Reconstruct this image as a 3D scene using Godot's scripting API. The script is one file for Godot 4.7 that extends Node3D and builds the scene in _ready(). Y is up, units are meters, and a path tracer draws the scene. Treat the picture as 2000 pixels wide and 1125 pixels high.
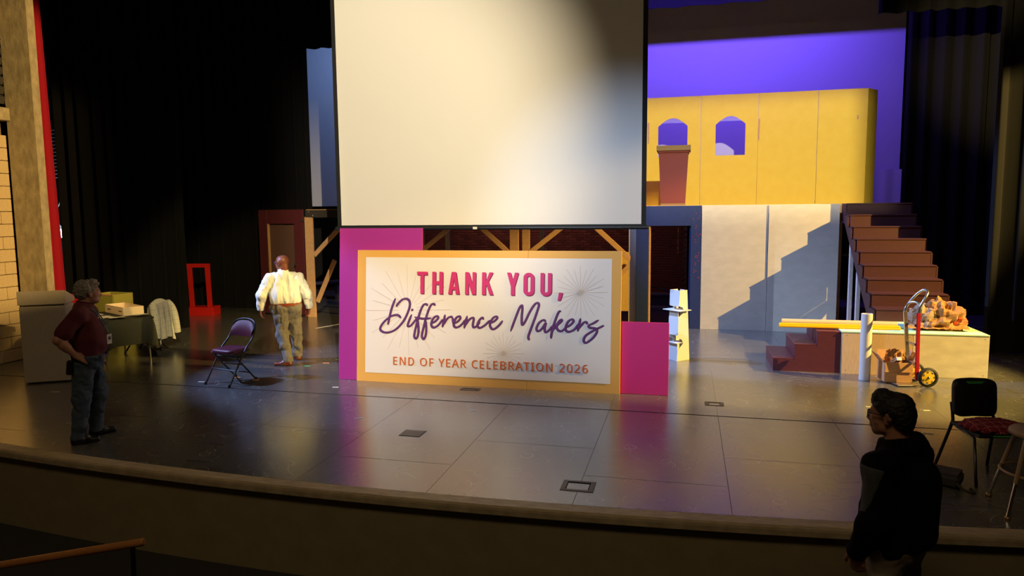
extends Node3D
# A theatre stage being set for a celebration. y = 0 is the stage floor, metres, -z is upstage.

var M := {}
var names := {}
var rng := RandomNumberGenerator.new()

# ---------------------------------------------------------------- mesh helper
class MB:
	var st := SurfaceTool.new()
	var group := 1
	func _init() -> void:
		st.begin(Mesh.PRIMITIVE_TRIANGLES)
	func tri(a: Vector3, b: Vector3, c: Vector3, g := -1) -> void:   # counter-clockwise seen from outside
		st.set_smooth_group(g); st.add_vertex(a)
		st.set_smooth_group(g); st.add_vertex(c)
		st.set_smooth_group(g); st.add_vertex(b)
	func quad(a: Vector3, b: Vector3, c: Vector3, d: Vector3, g := -1) -> void:
		tri(a, b, c, g); tri(a, c, d, g)
	func box(c: Vector3, s: Vector3, bev := 0.0, bs := Basis.IDENTITY) -> void:
		var h := s * 0.5
		var e: float = min(bev, min(h.x, min(h.y, h.z)) * 0.9)
		var sg := [-1.0, 1.0]
		if e <= 0.0:
			for ax in 3:
				for si in 2:
					var n := Vector3.ZERO; n[ax] = sg[si]
					var u := Vector3.ZERO; u[(ax + 1) % 3] = 1.0
					var v := n.cross(u)
					var o := n * h
					var uu := u * h; var vv := v * h
					quad(c + bs * (o - uu - vv), c + bs * (o + uu - vv), c + bs * (o + uu + vv), c + bs * (o - uu + vv))
			return
		var hi := h - Vector3(e, e, e)
		for ax in 3:
			for si in 2:
				var n := Vector3.ZERO; n[ax] = sg[si]
				var u := Vector3.ZERO; u[(ax + 1) % 3] = 1.0
				var v := n.cross(u)
				var o := n * h
				var uu := u * hi; var vv := v * hi
				quad(c + bs * (o - uu - vv), c + bs * (o + uu - vv), c + bs * (o + uu + vv), c + bs * (o - uu + vv))
		for ax in 3:      # edges along ax
			var a1 := (ax + 1) % 3; var a2 := (ax + 2) % 3
			for s1: float in sg:
				for s2: float in sg:
					var p1 := Vector3.ZERO; p1[a1] = s1 * h[a1]; p1[a2] = s2 * hi[a2]
					var p2 := Vector3.ZERO; p2[a1] = s1 * hi[a1]; p2[a2] = s2 * h[a2]
					var l := Vector3.ZERO; l[ax] = hi[ax]
					if s1 * s2 > 0:
						quad(c + bs * (p1 - l), c + bs * (p2 - l), c + bs * (p2 + l), c + bs * (p1 + l)) if false else quad(c + bs * (p1 + l), c + bs * (p1 - l), c + bs * (p2 - l), c + bs * (p2 + l))
					else:
						quad(c + bs * (p1 - l), c + bs * (p1 + l), c + bs * (p2 + l), c + bs * (p2 - l))
		for sx: float in sg:
			for sy: float in sg:
				for sz: float in sg:
					var k := Vector3(sx, sy, sz)
					var px := Vector3(h.x, hi.y, hi.z) * k; var py := Vector3(hi.x, h.y, hi.z) * k; var pz := Vector3(hi.x, hi.y, h.z) * k
					if sx * sy * sz > 0: tri(c + bs * px, c + bs * py, c + bs * pz)
					else: tri(c + bs * px, c + bs * pz, c + bs * py)
	func beam(a: Vector3, b: Vector3, w: float, d: float, side := Vector3.UP, bev := 0.004) -> void:   # w across side, d across the other axis
		var y := (b - a).normalized()
		var x := y.cross(side).normalized() if absf(y.dot(side)) < 0.99 else y.cross(Vector3.RIGHT).normalized()
		var z := x.cross(y)
		box((a + b) * 0.5, Vector3(w, a.distance_to(b), d), bev, Basis(x, y, z))
	func tube(pts: Array, r, n := 10, caps := true, closed := false) -> void:
		group += 1
		var g := group
		var m := pts.size()
		var rings := []
		var t0: Vector3 = (pts[1] - pts[0]).normalized()
		var nx := t0.cross(Vector3.UP if absf(t0.y) < 0.9 else Vector3.RIGHT).normalized()
		for i in m:
			var t: Vector3
			if closed: t = (pts[(i + 1) % m] - pts[(i - 1 + m) % m]).normalized()
			elif i == 0: t = t0
			elif i == m - 1: t = (pts[i] - pts[i - 1]).normalized()
			else: t = ((pts[i + 1] - pts[i]).normalized() + (pts[i] - pts[i - 1]).normalized()).normalized()
			nx = (nx - t * nx.dot(t)).normalized()
			var ny := t.cross(nx)
			var rr: float = r[i] if r is Array else r
			var ring := []
			for j in n:
				var a := TAU * j / n
				ring.append(pts[i] + (nx * cos(a) + ny * sin(a)) * rr)
			rings.append(ring)
		for i in (m if closed else m - 1):
			var A: Array = rings[i]; var B: Array = rings[(i + 1) % m]
			for j in n:
				var k := (j + 1) % n
				quad(A[j], A[k], B[k], B[j], g)
		if caps and not closed:
			for j in range(1, n - 1):
				tri(rings[0][0], rings[0][j + 1], rings[0][j])
				tri(rings[m - 1][0], rings[m - 1][j], rings[m - 1][j + 1])
	func lathe(prof: Array, c := Vector3.ZERO, n := 24, bs := Basis.IDENTITY, smooth := true) -> void:   # prof: Vector2(radius, height), bottom to top on the outside
		group += 1
		for i in prof.size() - 1:
			var p: Vector2 = prof[i]; var q: Vector2 = prof[i + 1]
			var g := group if smooth else -1
			if not smooth: group += 1
			for j in n:
				var a := TAU * j / n; var b := TAU * (j + 1) / n
				var da := Vector3(cos(a), 0, -sin(a)); var db := Vector3(cos(b), 0, -sin(b))
				var p0 := c + bs * (da * p.x + Vector3(0, p.y, 0)); var p1 := c + bs * (db * p.x + Vector3(0, p.y, 0))
				var q0 := c + bs * (da * q.x + Vector3(0, q.y, 0)); var q1 := c + bs * (db * q.x + Vector3(0, q.y, 0))
				if p.x > 1e-6: tri(p0, p1, q1, g if smooth else group)
				if q.x > 1e-6: tri(p0, q1, q0, g if smooth else group)
	func prism(poly: PackedVector2Array, t: Transform3D, depth: float, bev := 0.0) -> void:   # polygon in local xy, extruded to -z by depth
		var p := poly
		if Geometry2D.is_polygon_clockwise(p): p.reverse()
		var idx := Geometry2D.triangulate_polygon(p)
		var back := Vector3(0, 0, -depth)
		for i in range(0, idx.size(), 3):
			var a := Vector3(p[idx[i]].x, p[idx[i]].y, 0); var b := Vector3(p[idx[i + 1]].x, p[idx[i + 1]].y, 0); var c := Vector3(p[idx[i + 2]].x, p[idx[i + 2]].y, 0)
			if (b - a).cross(c - a).z < 0:
				var w := b; b = c; c = w
			tri(t * a, t * b, t * c)
			tri(t * (a + back), t * (c + back), t * (b + back))
		for i in p.size():
			var a := Vector3(p[i].x, p[i].y, 0); var q: Vector2 = p[(i + 1) % p.size()]
			var b := Vector3(q.x, q.y, 0)
			quad(t * (a + back), t * (b + back), t * b, t * a)
	func grid(f: Callable, nu: int, nv: int, flip := false, crisp := false) -> void:   # f(u, v) with u, v in 0..1; front where u x v points
		group += 1
		var sg := -1 if crisp else group
		var pts := []
		for j in nv + 1:
			for i in nu + 1:
				pts.append(f.call(float(i) / nu, float(j) / nv))
		for j in nv:
			for i in nu:
				var a: Vector3 = pts[j * (nu + 1) + i]; var b: Vector3 = pts[j * (nu + 1) + i + 1]
				var c: Vector3 = pts[(j + 1) * (nu + 1) + i + 1]; var d: Vector3 = pts[(j + 1) * (nu + 1) + i]
				if flip: quad(a, d, c, b, sg)
				else: quad(a, b, c, d, sg)
	func done() -> ArrayMesh:
		st.generate_normals()
		return st.commit()

# ---------------------------------------------------------------- scene helpers
func v(x: float, y: float, z: float) -> Vector3:
	return Vector3(x, y, z)

func numbered(called: String) -> String:
	var n: int = names.get(called, 0)
	names[called] = n + 1
	return called if n == 0 else "%s_%03d" % [called, n]

func tag(o: Node, label := "", category := "", grp := "", kind := "") -> void:
	if label: o.set_meta("label", label)
	if category: o.set_meta("category", category)
	if grp: o.set_meta("group", grp)
	if kind: o.set_meta("kind", kind)

func thing(called: String, label: String, category: String, at := Vector3.ZERO, turn := 0.0, grp := "") -> Node3D:
	var o := Node3D.new()
	o.name = numbered(called)
	add_child(o)
	o.position = at
	o.rotation_degrees.y = turn
	tag(o, label, category, grp)
	return o

func part(p: Node, called: String, m, mat: Material, label := "") -> MeshInstance3D:
	var o := MeshInstance3D.new()
	o.name = called
	o.mesh = m.done() if m is MB else m
	o.material_override = mat
	p.add_child(o, true)
	if label: o.set_meta("label", label)
	return o

func solo(called: String, m, mat: Material, label: String, category: String, at := Vector3.ZERO, turn := 0.0, grp := "") -> MeshInstance3D:
	var o := part(self, numbered(called), m, mat)
	o.position = at
	o.rotation_degrees.y = turn
	tag(o, label, category, grp)
	return o

func shell(called: String, m, mat: Material, label := "") -> MeshInstance3D:
	var o := part(self, called, m, mat)
	tag(o, label, "", "", "structure")
	return o

func bx(c: Vector3, s: Vector3, bev := 0.003, bs := Basis.IDENTITY) -> MB:
	var m := MB.new(); m.box(c, s, bev, bs); return m

func cylinder(r: float, h: float, n := 20, bev := 0.002) -> MB:
	var m := MB.new(); m.lathe([Vector2(0, 0), Vector2(r - bev, 0), Vector2(r, bev), Vector2(r, h - bev), Vector2(r - bev, h), Vector2(0, h)], Vector3.ZERO, n, Basis.IDENTITY, false); return m

func smooth_path(p: Array, steps := 6) -> Array:   # Catmull-Rom through the points
	var out := []
	for i in p.size() - 1:
		var a = p[maxi(i - 1, 0)]; var b = p[i]; var c = p[i + 1]; var d = p[mini(i + 2, p.size() - 1)]
		for s in steps:
			var t := float(s) / steps
			out.append(0.5 * ((2.0 * b) + (c - a) * t + (2.0 * a - 5.0 * b + 4.0 * c - d) * t * t + (3.0 * b - a - 3.0 * c + d) * t * t * t))
	out.append(p[p.size() - 1])
	return out

# ---------------------------------------------------------------- materials
func noise(sd: int, freq: float, octaves := 4, type := FastNoiseLite.TYPE_SIMPLEX_SMOOTH) -> FastNoiseLite:
	var n := FastNoiseLite.new()
	n.seed = sd; n.frequency = freq; n.fractal_octaves = octaves; n.noise_type = type
	return n

func ntex(sd: int, freq: float, a: Color, b: Color, size := 512, octaves := 4) -> NoiseTexture2D:
	var t := NoiseTexture2D.new()
	t.width = size; t.height = size; t.seamless = true
	t.noise = noise(sd, freq, octaves)
	var g := Gradient.new()
	g.set_color(0, a); g.set_color(1, b)
	t.color_ramp = g
	return t

func mt(c: Color, rough := 0.7, metal := 0.0, spec := 0.5) -> StandardMaterial3D:
	var m := StandardMaterial3D.new()
	m.albedo_color = c; m.roughness = rough; m.metallic = metal; m.metallic_specular = spec
	return m

func mtn(a: Color, b: Color, rough: float, sc: Vector3, sd: int, freq := 0.02, bump := 0.0, world := false) -> StandardMaterial3D:   # two tones mixed by noise; sc stretches it
	var m := mt(Color.WHITE, rough)
	m.albedo_texture = ntex(sd, freq, a, b)
	m.uv1_triplanar = true
	m.uv1_world_triplanar = world
	m.uv1_scale = sc
	if bump > 0.0:
		m.heightmap_enabled = true
		m.heightmap_texture = ntex(sd + 50, freq * 2.0, Color.BLACK, Color.WHITE)
		m.heightmap_scale = bump
	return m

func check_texture(base: Color, line: Color, fine: Color, cells := 4) -> ImageTexture:
	var n := 256
	var im := Image.create(n, n, false, Image.FORMAT_RGB8)
	im.fill(base)
	var step := n / cells
	for i in cells:
		im.fill_rect(Rect2i(i * step, 0, 3, n), line)
		im.fill_rect(Rect2i(0, i * step, n, 3), line)
		im.fill_rect(Rect2i(i * step + step / 2, 0, 2, n), fine)
		im.fill_rect(Rect2i(0, i * step + step / 2, n, 2), fine)
	return ImageTexture.create_from_image(im)

func floor_texture() -> ImageTexture:   # black painted hardboard with scuffs, scratches and dust spots
	var n := 2048
	var im := Image.create(n, n, false, Image.FORMAT_RGB8)
	var r := RandomNumberGenerator.new(); r.seed = 77
	var big := noise(5, 0.004, 4); var fine := noise(9, 0.05, 3)
	var small := Image.create(512, 512, false, Image.FORMAT_RGB8)
	for y in 512:
		for x in 512:
			var wx: float = absf(x - 256.0) * 4.0; var wy: float = absf(y - 256.0) * 4.0
			var k := 0.36 + 0.02 * big.get_noise_2d(wx, wy) + 0.03 * fine.get_noise_2d(wx, wy)
			small.set_pixel(x, y, Color(k, k * 0.985, k * 0.95))
	small.resize(n, n, Image.INTERPOLATE_BILINEAR)
	im.copy_from(small)
	for i in 1500:
		var p := Vector2(r.randf() * n, r.randf() * n)
		var dir := Vector2.RIGHT.rotated(r.randf() * TAU)
		var bend := r.randf_range(-0.06, 0.06)
		var lum := r.randf_range(0.5, 0.82) if r.randf() < 0.6 else r.randf_range(0.22, 0.29)
		var wide := 1 if r.randf() < 0.8 else 2
		for s in r.randi_range(12, 130):
			p += dir; dir = dir.rotated(bend)
			if r.randf() < 0.12: continue
			for w in wide:
				im.set_pixel(posmod(int(p.x) + w, n), posmod(int(p.y), n), Color(lum, lum * 0.97, lum * 0.92))
	for i in 700:
		var x := r.randi_range(0, n - 4); var y := r.randi_range(0, n - 4)
		var l := r.randf_range(0.4, 0.75)
		im.fill_rect(Rect2i(x, y, r.randi_range(1, 3), r.randi_range(1, 3)), Color(l, l, l * 0.95))
	return ImageTexture.create_from_image(im)

func make_materials() -> void:
	M.floor = mt(Color.WHITE, 0.3, 0.0, 0.74)
	M.floor.albedo_texture = floor_texture()
	M.floor.uv1_triplanar = true; M.floor.uv1_world_triplanar = true; M.floor.uv1_scale = v(0.19, 0.19, 0.19)
	M.floor.roughness = 0.27
	M.floor.clearcoat_enabled = true; M.floor.clearcoat = 0.6; M.floor.clearcoat_roughness = 0.24
	M.nosing = mtn(Color("a08f74"), Color("c4b396"), 0.55, v(0.6, 0.6, 3.0), 12, 0.02, 0.1)
	M.apron = mtn(Color("8c8164"), Color("9b8f70"), 0.85, v(0.7, 0.7, 0.7), 13, 0.01)
	M.pit = mtn(Color("2e2c2b"), Color("383533"), 0.95, v(2, 2, 2), 14, 0.05)
	M.black_wall = mt(Color("1c1b1b"), 0.9)
	M.house = mt(Color("3a3733"), 0.9)
	M.block = mtn(Color("c0aa84"), Color("d2bd96"), 0.9, v(1.5, 1.5, 1.5), 15, 0.03, 0.15)
	M.mortar = mt(Color("8b7a5e"), 0.95)
	M.concrete = mtn(Color("8d8269"), Color("b7aa8b"), 0.85, v(1.1, 0.6, 1.1), 16, 0.012, 0.25)
	M.velvet = mt(Color("161618"), 0.95, 0.0, 0.2); M.velvet.rim_enabled = true; M.velvet.rim = 0.3
	M.red_velvet = mt(Color("960f24"), 0.8, 0.0, 0.3); M.red_velvet.rim_enabled = true; M.red_velvet.rim = 0.3
	M.cyc = mt(Color("c9c6c6"), 0.95, 0.0, 0.1)
	M.screen = mt(Color("e2e0da"), 0.85, 0.0, 0.2)
	M.screen_edge = mt(Color("111214"), 0.8)
	M.bar = mt(Color("1d2124"), 0.4)
	M.pine = mtn(Color("b98a5c"), Color("d9ad7c"), 0.65, v(7.0, 0.7, 7.0), 17, 0.02)
	M.pine_across = mtn(Color("a97c50"), Color("cf9f6c"), 0.65, v(0.7, 7.0, 7.0), 18, 0.02)
	M.pine_grey = mtn(Color("b3a9a2"), Color("cfc4ba"), 0.7, v(6.0, 0.7, 6.0), 19, 0.02)
	M.plywood = mtn(Color("c79a4e"), Color("e0b868"), 0.7, v(5.0, 0.8, 5.0), 20, 0.03)
	M.dark_wood = mtn(Color("2c2622"), Color("3c342d"), 0.7, v(1, 6, 6), 21, 0.02)
	M.steel = mt(Color("9a9a98"), 0.35, 0.9)
	M.alu = mt(Color("c9c9c6"), 0.3, 0.95)
	M.chrome = mt(Color("d5d5d5"), 0.12, 1.0)
	M.black_metal = mt(Color("0e0f12"), 0.35, 0.0)
	M.black_plastic = mt(Color("17181a"), 0.45)
	M.yellow_flat = mtn(Color("edc83a"), Color("f1cf42"), 0.7, v(0.7, 0.7, 0.7), 22, 0.01)
	M.grey_flat = mtn(Color("b1ab9b"), Color("bcb5a5"), 0.7, v(0.5, 0.9, 0.5), 23, 0.012)
	M.blue_flat = mtn(Color("0f2250"), Color("12295c"), 0.75, v(0.8, 0.8, 0.8), 24, 0.02)
	M.red_chip = mt(Color("8c2430"), 0.7)
	M.maroon = mtn(Color("3b171b"), Color("451d21"), 0.5, v(0.7, 3.0, 0.7), 25, 0.02)
	M.maroon_red = mtn(Color("54222a"), Color("602b31"), 0.45, v(0.7, 3.0, 0.7), 44, 0.02)
	M.brown_panel = mt(Color("5d4036"), 0.7)
	M.planter = mt(Color("70271a"), 0.7)
	M.tan = mt(Color("80602e"), 0.7)
	M.box_white = mtn(Color("c6bfb4"), Color("dbd4c7"), 0.6, v(0.5, 1.1, 0.5), 26, 0.012)
	M.box_ply = mtn(Color("bda183"), Color("d2b797"), 0.6, v(5.0, 0.5, 5.0), 27, 0.02)
	M.mint = mtn(Color("a9dccb"), Color("cfe6b4"), 0.55, v(0.8, 0.8, 0.8), 28, 0.008)
	M.card_tan = mt(Color("d6b07a"), 0.7)
	M.tube_yellow = mt(Color("f2b410"), 0.35)
	M.tube_pale = mt(Color("d8cfc4"), 0.7)
	M.cardboard = mtn(Color("b98a5f"), Color("c99b6e"), 0.8, v(2, 2, 2), 29, 0.02)
	M.kraft = mtn(Color("9c6c3c"), Color("b3824e"), 0.75, v(3, 3, 3), 30, 0.02)
	M.kraft_pale = mtn(Color("9c8068"), Color("b0957c"), 0.75, v(3, 3, 3), 40, 0.02)
	M.blue_sheet = mt(Color("8cc6d8"), 0.6)
	M.brass = mt(Color("b08a58"), 0.35, 0.8)
	M.chrome_dark = mt(Color("4a4a4c"), 0.25, 0.9)
	M.orange_paper = mt(Color("d8582e"), 0.7)
	M.truck_red = mt(Color("a8182b"), 0.35)
	M.rubber = mt(Color("141414"), 0.7)
	M.wheel_yellow = mt(Color("d9b426"), 0.4)
	M.white_card = mt(Color("d2d4d2"), 0.7)
	M.laminate = mtn(Color("bcb1a0"), Color("ccc1ae"), 0.5, v(6.0, 0.5, 6.0), 32, 0.02)
	M.cloth_black = mtn(Color("2b2c24"), Color("33342a"), 0.85, v(3, 3, 3), 33, 0.02)
	M.paper = mt(Color("efe9dc"), 0.8)
	M.crate_cream = mt(Color("ead3b4"), 0.6)
	M.red_paint = mt(Color("d4211c"), 0.4)
	M.olive = mtn(Color("7e7a30"), Color("8f8a3c"), 0.8, v(2, 2, 2), 34, 0.03)
	M.vinyl_maroon = mt(Color("54152a"), 0.5)
	M.jacket = mt(Color.WHITE, 0.9)
	M.jacket.albedo_texture = check_texture(Color("c4c4bb"), Color("5f6468"), Color("a3a5a2"), 3)
	M.jacket.uv1_triplanar = true; M.jacket.uv1_scale = v(4, 4, 4)
	M.purple_print = mt(Color("a52c8f"), 0.5)
	M.pink_print = mt(Color("cf2a78"), 0.5)
	M.gold_print = mt(Color("e6ac52"), 0.55)
	M.cream_print = mt(Color("ece2d6"), 0.6)
	M.letter_pink = mt(Color("cf2f72"), 0.55)
	M.letter_shade = mt(Color("7c2050"), 0.55)
	M.letter_plum = mt(Color("4a2150"), 0.55)
	M.letter_orange = mt(Color("d8692c"), 0.55)
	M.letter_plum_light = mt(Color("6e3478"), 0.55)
	M.letter_orange_dark = mt(Color("9c4a34"), 0.55)
	M.ray = mt(Color("cbb8a4"), 0.7)
	M.ray_core = mt(Color("e3b9a4"), 0.7)
	M.foam_edge = mt(Color("e6dfd4"), 0.7)
	M.skin_pale = mt(Color("b5836a"), 0.55)
	M.skin_brown = mt(Color("8a5138"), 0.42)
	M.skin_olive = mt(Color("a3745a"), 0.55)
	M.hair_grey = mtn(Color("8a8378"), Color("a89f92"), 0.7, v(30, 8, 30), 35, 0.03, 0.3)
	M.hair_black = mt(Color("0d0b0b"), 0.7)
	M.polo = mt(Color("5a1a22"), 0.85)
	M.denim = mtn(Color("3b4a5e"), Color("4c5c70"), 0.9, v(6, 6, 6), 36, 0.03)
	M.shirt = mt(Color("e9eadf"), 0.75)
	M.trousers = mt(Color.WHITE, 0.85)
	M.trousers.albedo_texture = check_texture(Color("7c7566"), Color("544e44"), Color("67614f"), 4)
	M.trousers.uv1_triplanar = true; M.trousers.uv1_scale = v(4, 4, 4)
	M.belt_brown = mt(Color("8a3c20"), 0.45)
	M.shoe_brown = mt(Color("733617"), 0.35)
	M.shoe_black = mt(Color("141213"), 0.4)
	M.fleece = mt(Color("0b0b0d"), 0.95, 0.0, 0.2)
	M.fleece_grey_lit = mt(Color("3a3b42"), 0.9)  # soft light on the shoulder is put into this grey
	M.khaki = mt(Color("8d7f6a"), 0.9)
	M.lanyard = mt(Color("6b6f7c"), 0.6)
	M.badge = mt(Color("d9d4cc"), 0.5)
	M.glass = mt(Color(0.9, 0.9, 0.95, 0.15), 0.05); M.glass.transparency = BaseMaterial3D.TRANSPARENCY_ALPHA
	M.frame_dark = mt(Color("1a1413"), 0.3)
	M.frame_violet = mt(Color("5a4a86"), 0.3)
	M.plaid = mt(Color.WHITE, 0.9)
	M.plaid.albedo_texture = check_texture(Color("8d1430"), Color("1a1418"), Color("d8c8c4"), 5)
	M.plaid.uv1_triplanar = true; M.plaid.uv1_scale = v(3, 3, 3)
	M.tape_green = mt(Color("4fb357"), 0.6)
	M.tape_white = mt(Color("d8d6cc"), 0.7)
	M.tape_orange = mt(Color("d8925c"), 0.7)
	M.bag = mt(Color("3d3a33"), 0.85)
	M.tan_metal = mt(Color("a58c6c"), 0.45)
	M.oak = mtn(Color("9a6436"), Color("b57c48"), 0.35, v(1, 9, 9), 37, 0.02)
	M.seat_red = mt(Color("7e1220"), 0.8)
	M.brick_a = mt(Color("6a3a34"), 0.9); M.brick_b = mt(Color("5a302c"), 0.9); M.brick_c = mt(Color("75433b"), 0.9)
	M.brick_joint = mt(Color("82736a"), 0.95)
	M.louver = mt(Color("3d3a36"), 0.8)
	M.can = mt(Color("101010"), 0.6)
	M.pocket = mt(Color("4a4540"), 0.45, 0.4)
	M.slot = mt(Color("0a0a0a"), 0.9)
	M.bench = mt(Color("3a3548"), 0.7)
	M.dark_print = mt(Color("2a2a30"), 0.7)

func lens_mat(c: Color, e: float) -> StandardMaterial3D:
	var m := mt(Color("202020"), 0.3)
	m.emission_enabled = true; m.emission = c; m.emission_energy_multiplier = e
	return m

# ---------------------------------------------------------------- stage lights: a can with a lens, hung from a pipe; flap: an unseen barn door added to cut the beam on one side (x offset, y offset of its edge as slopes)
func stage_light(label: String, at: Vector3, aim: Vector3, half: float, blend: float, color: Color, energy: float, size := 0.05, flaps := []) -> void:
	var t := thing("stage_light", label, "stage light", at)
	t.look_at_from_position(at, aim, Vector3.UP)
	var can := MB.new()
	can.lathe([Vector2(0.0, -0.42), Vector2(0.07, -0.42), Vector2(0.1, -0.36), Vector2(0.1, 0.0), Vector2(0.115, 0.0), Vector2(0.115, 0.05), Vector2(0.1, 0.05), Vector2(0.095, 0.0)], v(0, 0, 0.05), 20, Basis(Vector3.RIGHT, Vector3.FORWARD, Vector3.UP))
	part(t, "can", can, M.can)
	var lens := MB.new()
	lens.lathe([Vector2(0, 0), Vector2(0.092, 0)], v(0, 0, 0.045), 20, Basis(Vector3.RIGHT, Vector3.FORWARD, Vector3.UP))
	part(t, "lens", lens, lens_mat(color, 3.0))
	var yoke := MB.new()
	yoke.tube([v(-0.13, 0, 0.2), v(-0.13, 0.2, 0.2), v(0.13, 0.2, 0.2), v(0.13, 0, 0.2)], 0.012, 8)
	part(t, "yoke", yoke, M.can)
	for f in flaps:   # [side x, side y, slope] a plate whose inner edge lies at that slope from the beam's axis
		var k: float = f[3] if f.size() > 3 else 1.0
		var d := 0.75 * k
		var b := Basis(Vector3(-f[1], f[0], 0), Vector3(f[0], f[1], 0), Vector3.BACK)
		part(t, "added_barn_door", bx(b * v(0, d * f[2] + 0.22 * k, 0) + v(0, 0, -d), v(0.96 * k, 0.44 * k, 0.006), 0.0, b), M.can)  # unseen plate, added to cut the edge of the beam
	var l := SpotLight3D.new()
	l.name = "beam"
	l.light_color = color; l.light_energy = energy; l.light_size = size
	l.spot_angle = half; l.spot_angle_attenuation = blend; l.spot_range = 60; l.spot_attenuation = 2
	l.shadow_enabled = true
	t.add_child(l)
	l.position = v(0, 0, -0.03)

func area_lamp(label: String, at: Vector3, aim: Vector3, up: Vector3, size: Vector2, color: Color, energy: float, glow: float) -> void:
	var t := thing("light_panel", label, "lamp", at)
	t.look_at_from_position(at, aim, up)
	part(t, "housing", bx(v(0, 0, 0.06), v(size.x + 0.06, size.y + 0.06, 0.1), 0.01), M.can)
	part(t, "light_face", bx(v(0, 0, 0.004), v(size.x, size.y, 0.006), 0.0), lens_mat(color, glow))
	for x in [-0.45, 0.45]:
		var rod := MB.new(); var inv := t.global_transform.affine_inverse()
		var foot: Vector3 = t.global_transform * v(x * size.x, 0, 0.1)
		rod.tube([inv * foot, inv * v(foot.x, 10.09, foot.z)], 0.015, 6)
		part(t, "hanger", rod, M.can)
	var l := AreaLight3D.new()
	l.name = "glow"
	l.area_size = size; l.light_color = color; l.light_energy = energy; l.shadow_enabled = true
	l.area_range = 60
	t.add_child(l)
	l.position = v(0, 0, -0.01)

func setup_view() -> void:
	var cam := Camera3D.new()
	cam.name = "camera"
	add_child(cam)
	cam.position = v(0, 2.3, 0)
	cam.rotation_degrees = v(-5.997, 13.865, -0.510)
	cam.fov = 44.15
	cam.current = true
	var we := WorldEnvironment.new()
	we.name = "world"
	var e := Environment.new()
	e.background_mode = Environment.BG_COLOR
	e.background_color = Color.BLACK
	e.tonemap_mode = Environment.TONE_MAPPER_LINEAR
	e.tonemap_exposure = 1.0
	e.sdfgi_enabled = true; e.ssao_enabled = true; e.ssil_enabled = true
	we.environment = e
	add_child(we)

func lights() -> void:
	var warm := Color(1.0, 0.92, 0.77); var cool := Color(0.74, 0.84, 1.0)
	stage_light("warm front spotlight over the house aimed at banner and screen", v(1.2, 8.6, 1.2), v(-5.1, 2.8, -9.4), 18.5, 0.75, warm, 225.0, 0.02, [[0, -1, 0.235], [-1, 0, 0.025]])
	stage_light("cool front spotlight over the house aimed at pink panel and screen", v(-5.4, 8.6, 1.0), v(-0.7, 1.8, -9.3), 11.0, 1.0, cool, 125.0, 0.02, [[0, -1, 0.13]])
	stage_light("front spotlight over the house aimed at yellow wall", v(2.6, 8.8, 1.0), v(1.4, 3.2, -16.6), 10.5, 0.3, Color(1.0, 0.95, 0.8), 290.0, 0.015, [[0, 1, 0.09], [0, -1, 0.09], [1, 0, 0.12]])
	stage_light("warm front spotlight over the house aimed at walking man", v(1.6, 8.6, 1.2), v(-6.9, 1.0, -11.0), 11.0, 0.35, Color(1.0, 0.89, 0.6), 140.0, 0.015, [[0, -1, 0.05], [1, 0, 0.045]])
	stage_light("front spotlight over the house aimed at right black curtain", v(-5.0, 8.8, 1.0), v(6.3, 5.2, -17.0), 5.0, 1.0, Color(1.0, 0.88, 0.6), 500.0, 0.015)
	stage_light("amber side spotlight on right wall aimed across the stage", v(10.2, 6.2, -8.4), v(-3.0, 1.2, -12.0), 27.0, 0.2, Color(1.0, 0.83, 0.44), 320.0, 0.02, [[-1, 0, 0.21], [0, 1, 0.065]])
	stage_light("amber spotlight on right house wall aimed at concrete column", v(8.0, 6.6, -2.5), v(-10.2, 2.6, -9.2), 10.0, 0.3, Color(1.0, 0.82, 0.5), 420.0, 0.015, [[0, -1, 0.085], [1, 0, 0.1]])
	stage_light("blue side spotlight on left wall aimed at the lone chair", v(-10.0, 4.6, -7.6), v(-4.0, 0.6, -9.6), 24.0, 0.4, Color(0.64, 0.74, 1.0), 62.0, 0.012, [[0, 1, 0.09, 0.5]])
	stage_light("lavender spotlight hung left upstage aimed at stairs and flats", v(-7.4, 8.0, -11.4), v(2.2, 0.9, -12.4), 17.0, 0.35, Color(0.60, 0.72, 1.0), 225.0, 0.02, [[1, 0, 0.19]])
	area_lamp("violet strip light hung upstage for the sky cloth", v(0.7, 7.33, -16.1), v(0.7, 5.0, -18.4), Vector3.UP, Vector2(5.8, 0.1), Color(0.42, 0.3, 1.0), 33.0, 1.0)
	area_lamp("added unseen dim blue strip light for left sky cloth", v(-8.3, 7.45, -16.4), v(-8.6, 4.4, -18.4), Vector3.UP, Vector2(3.0, 0.1), Color(0.55, 0.7, 1.0), 7.0, 0.5)  # unseen lamp added to tint the left of the sky cloth
	area_lamp("added unseen dim warm light for bricks behind sky cloth", v(-4.6, 4.5, -19.4), v(-4.6, 0.5, -20.4), Vector3.FORWARD, Vector2(3.4, 0.3), Color(1.0, 0.72, 0.6), 6.5, 0.3)  # unseen lamp added to brighten the bricks of the back wall
	area_lamp("dimmed house light panel in auditorium ceiling", v(-1.0, 9.8, 1.5), v(-1.0, 0, 1.4), Vector3.FORWARD, Vector2(5.0, 2.0), Color(1.0, 0.87, 0.66), 18.0, 0.12)

# ---------------------------------------------------------------- the building
func lip_z(x: float) -> float:
	return -5.34 - 0.014 * (x + 2.3) * (x + 2.3)

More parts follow.
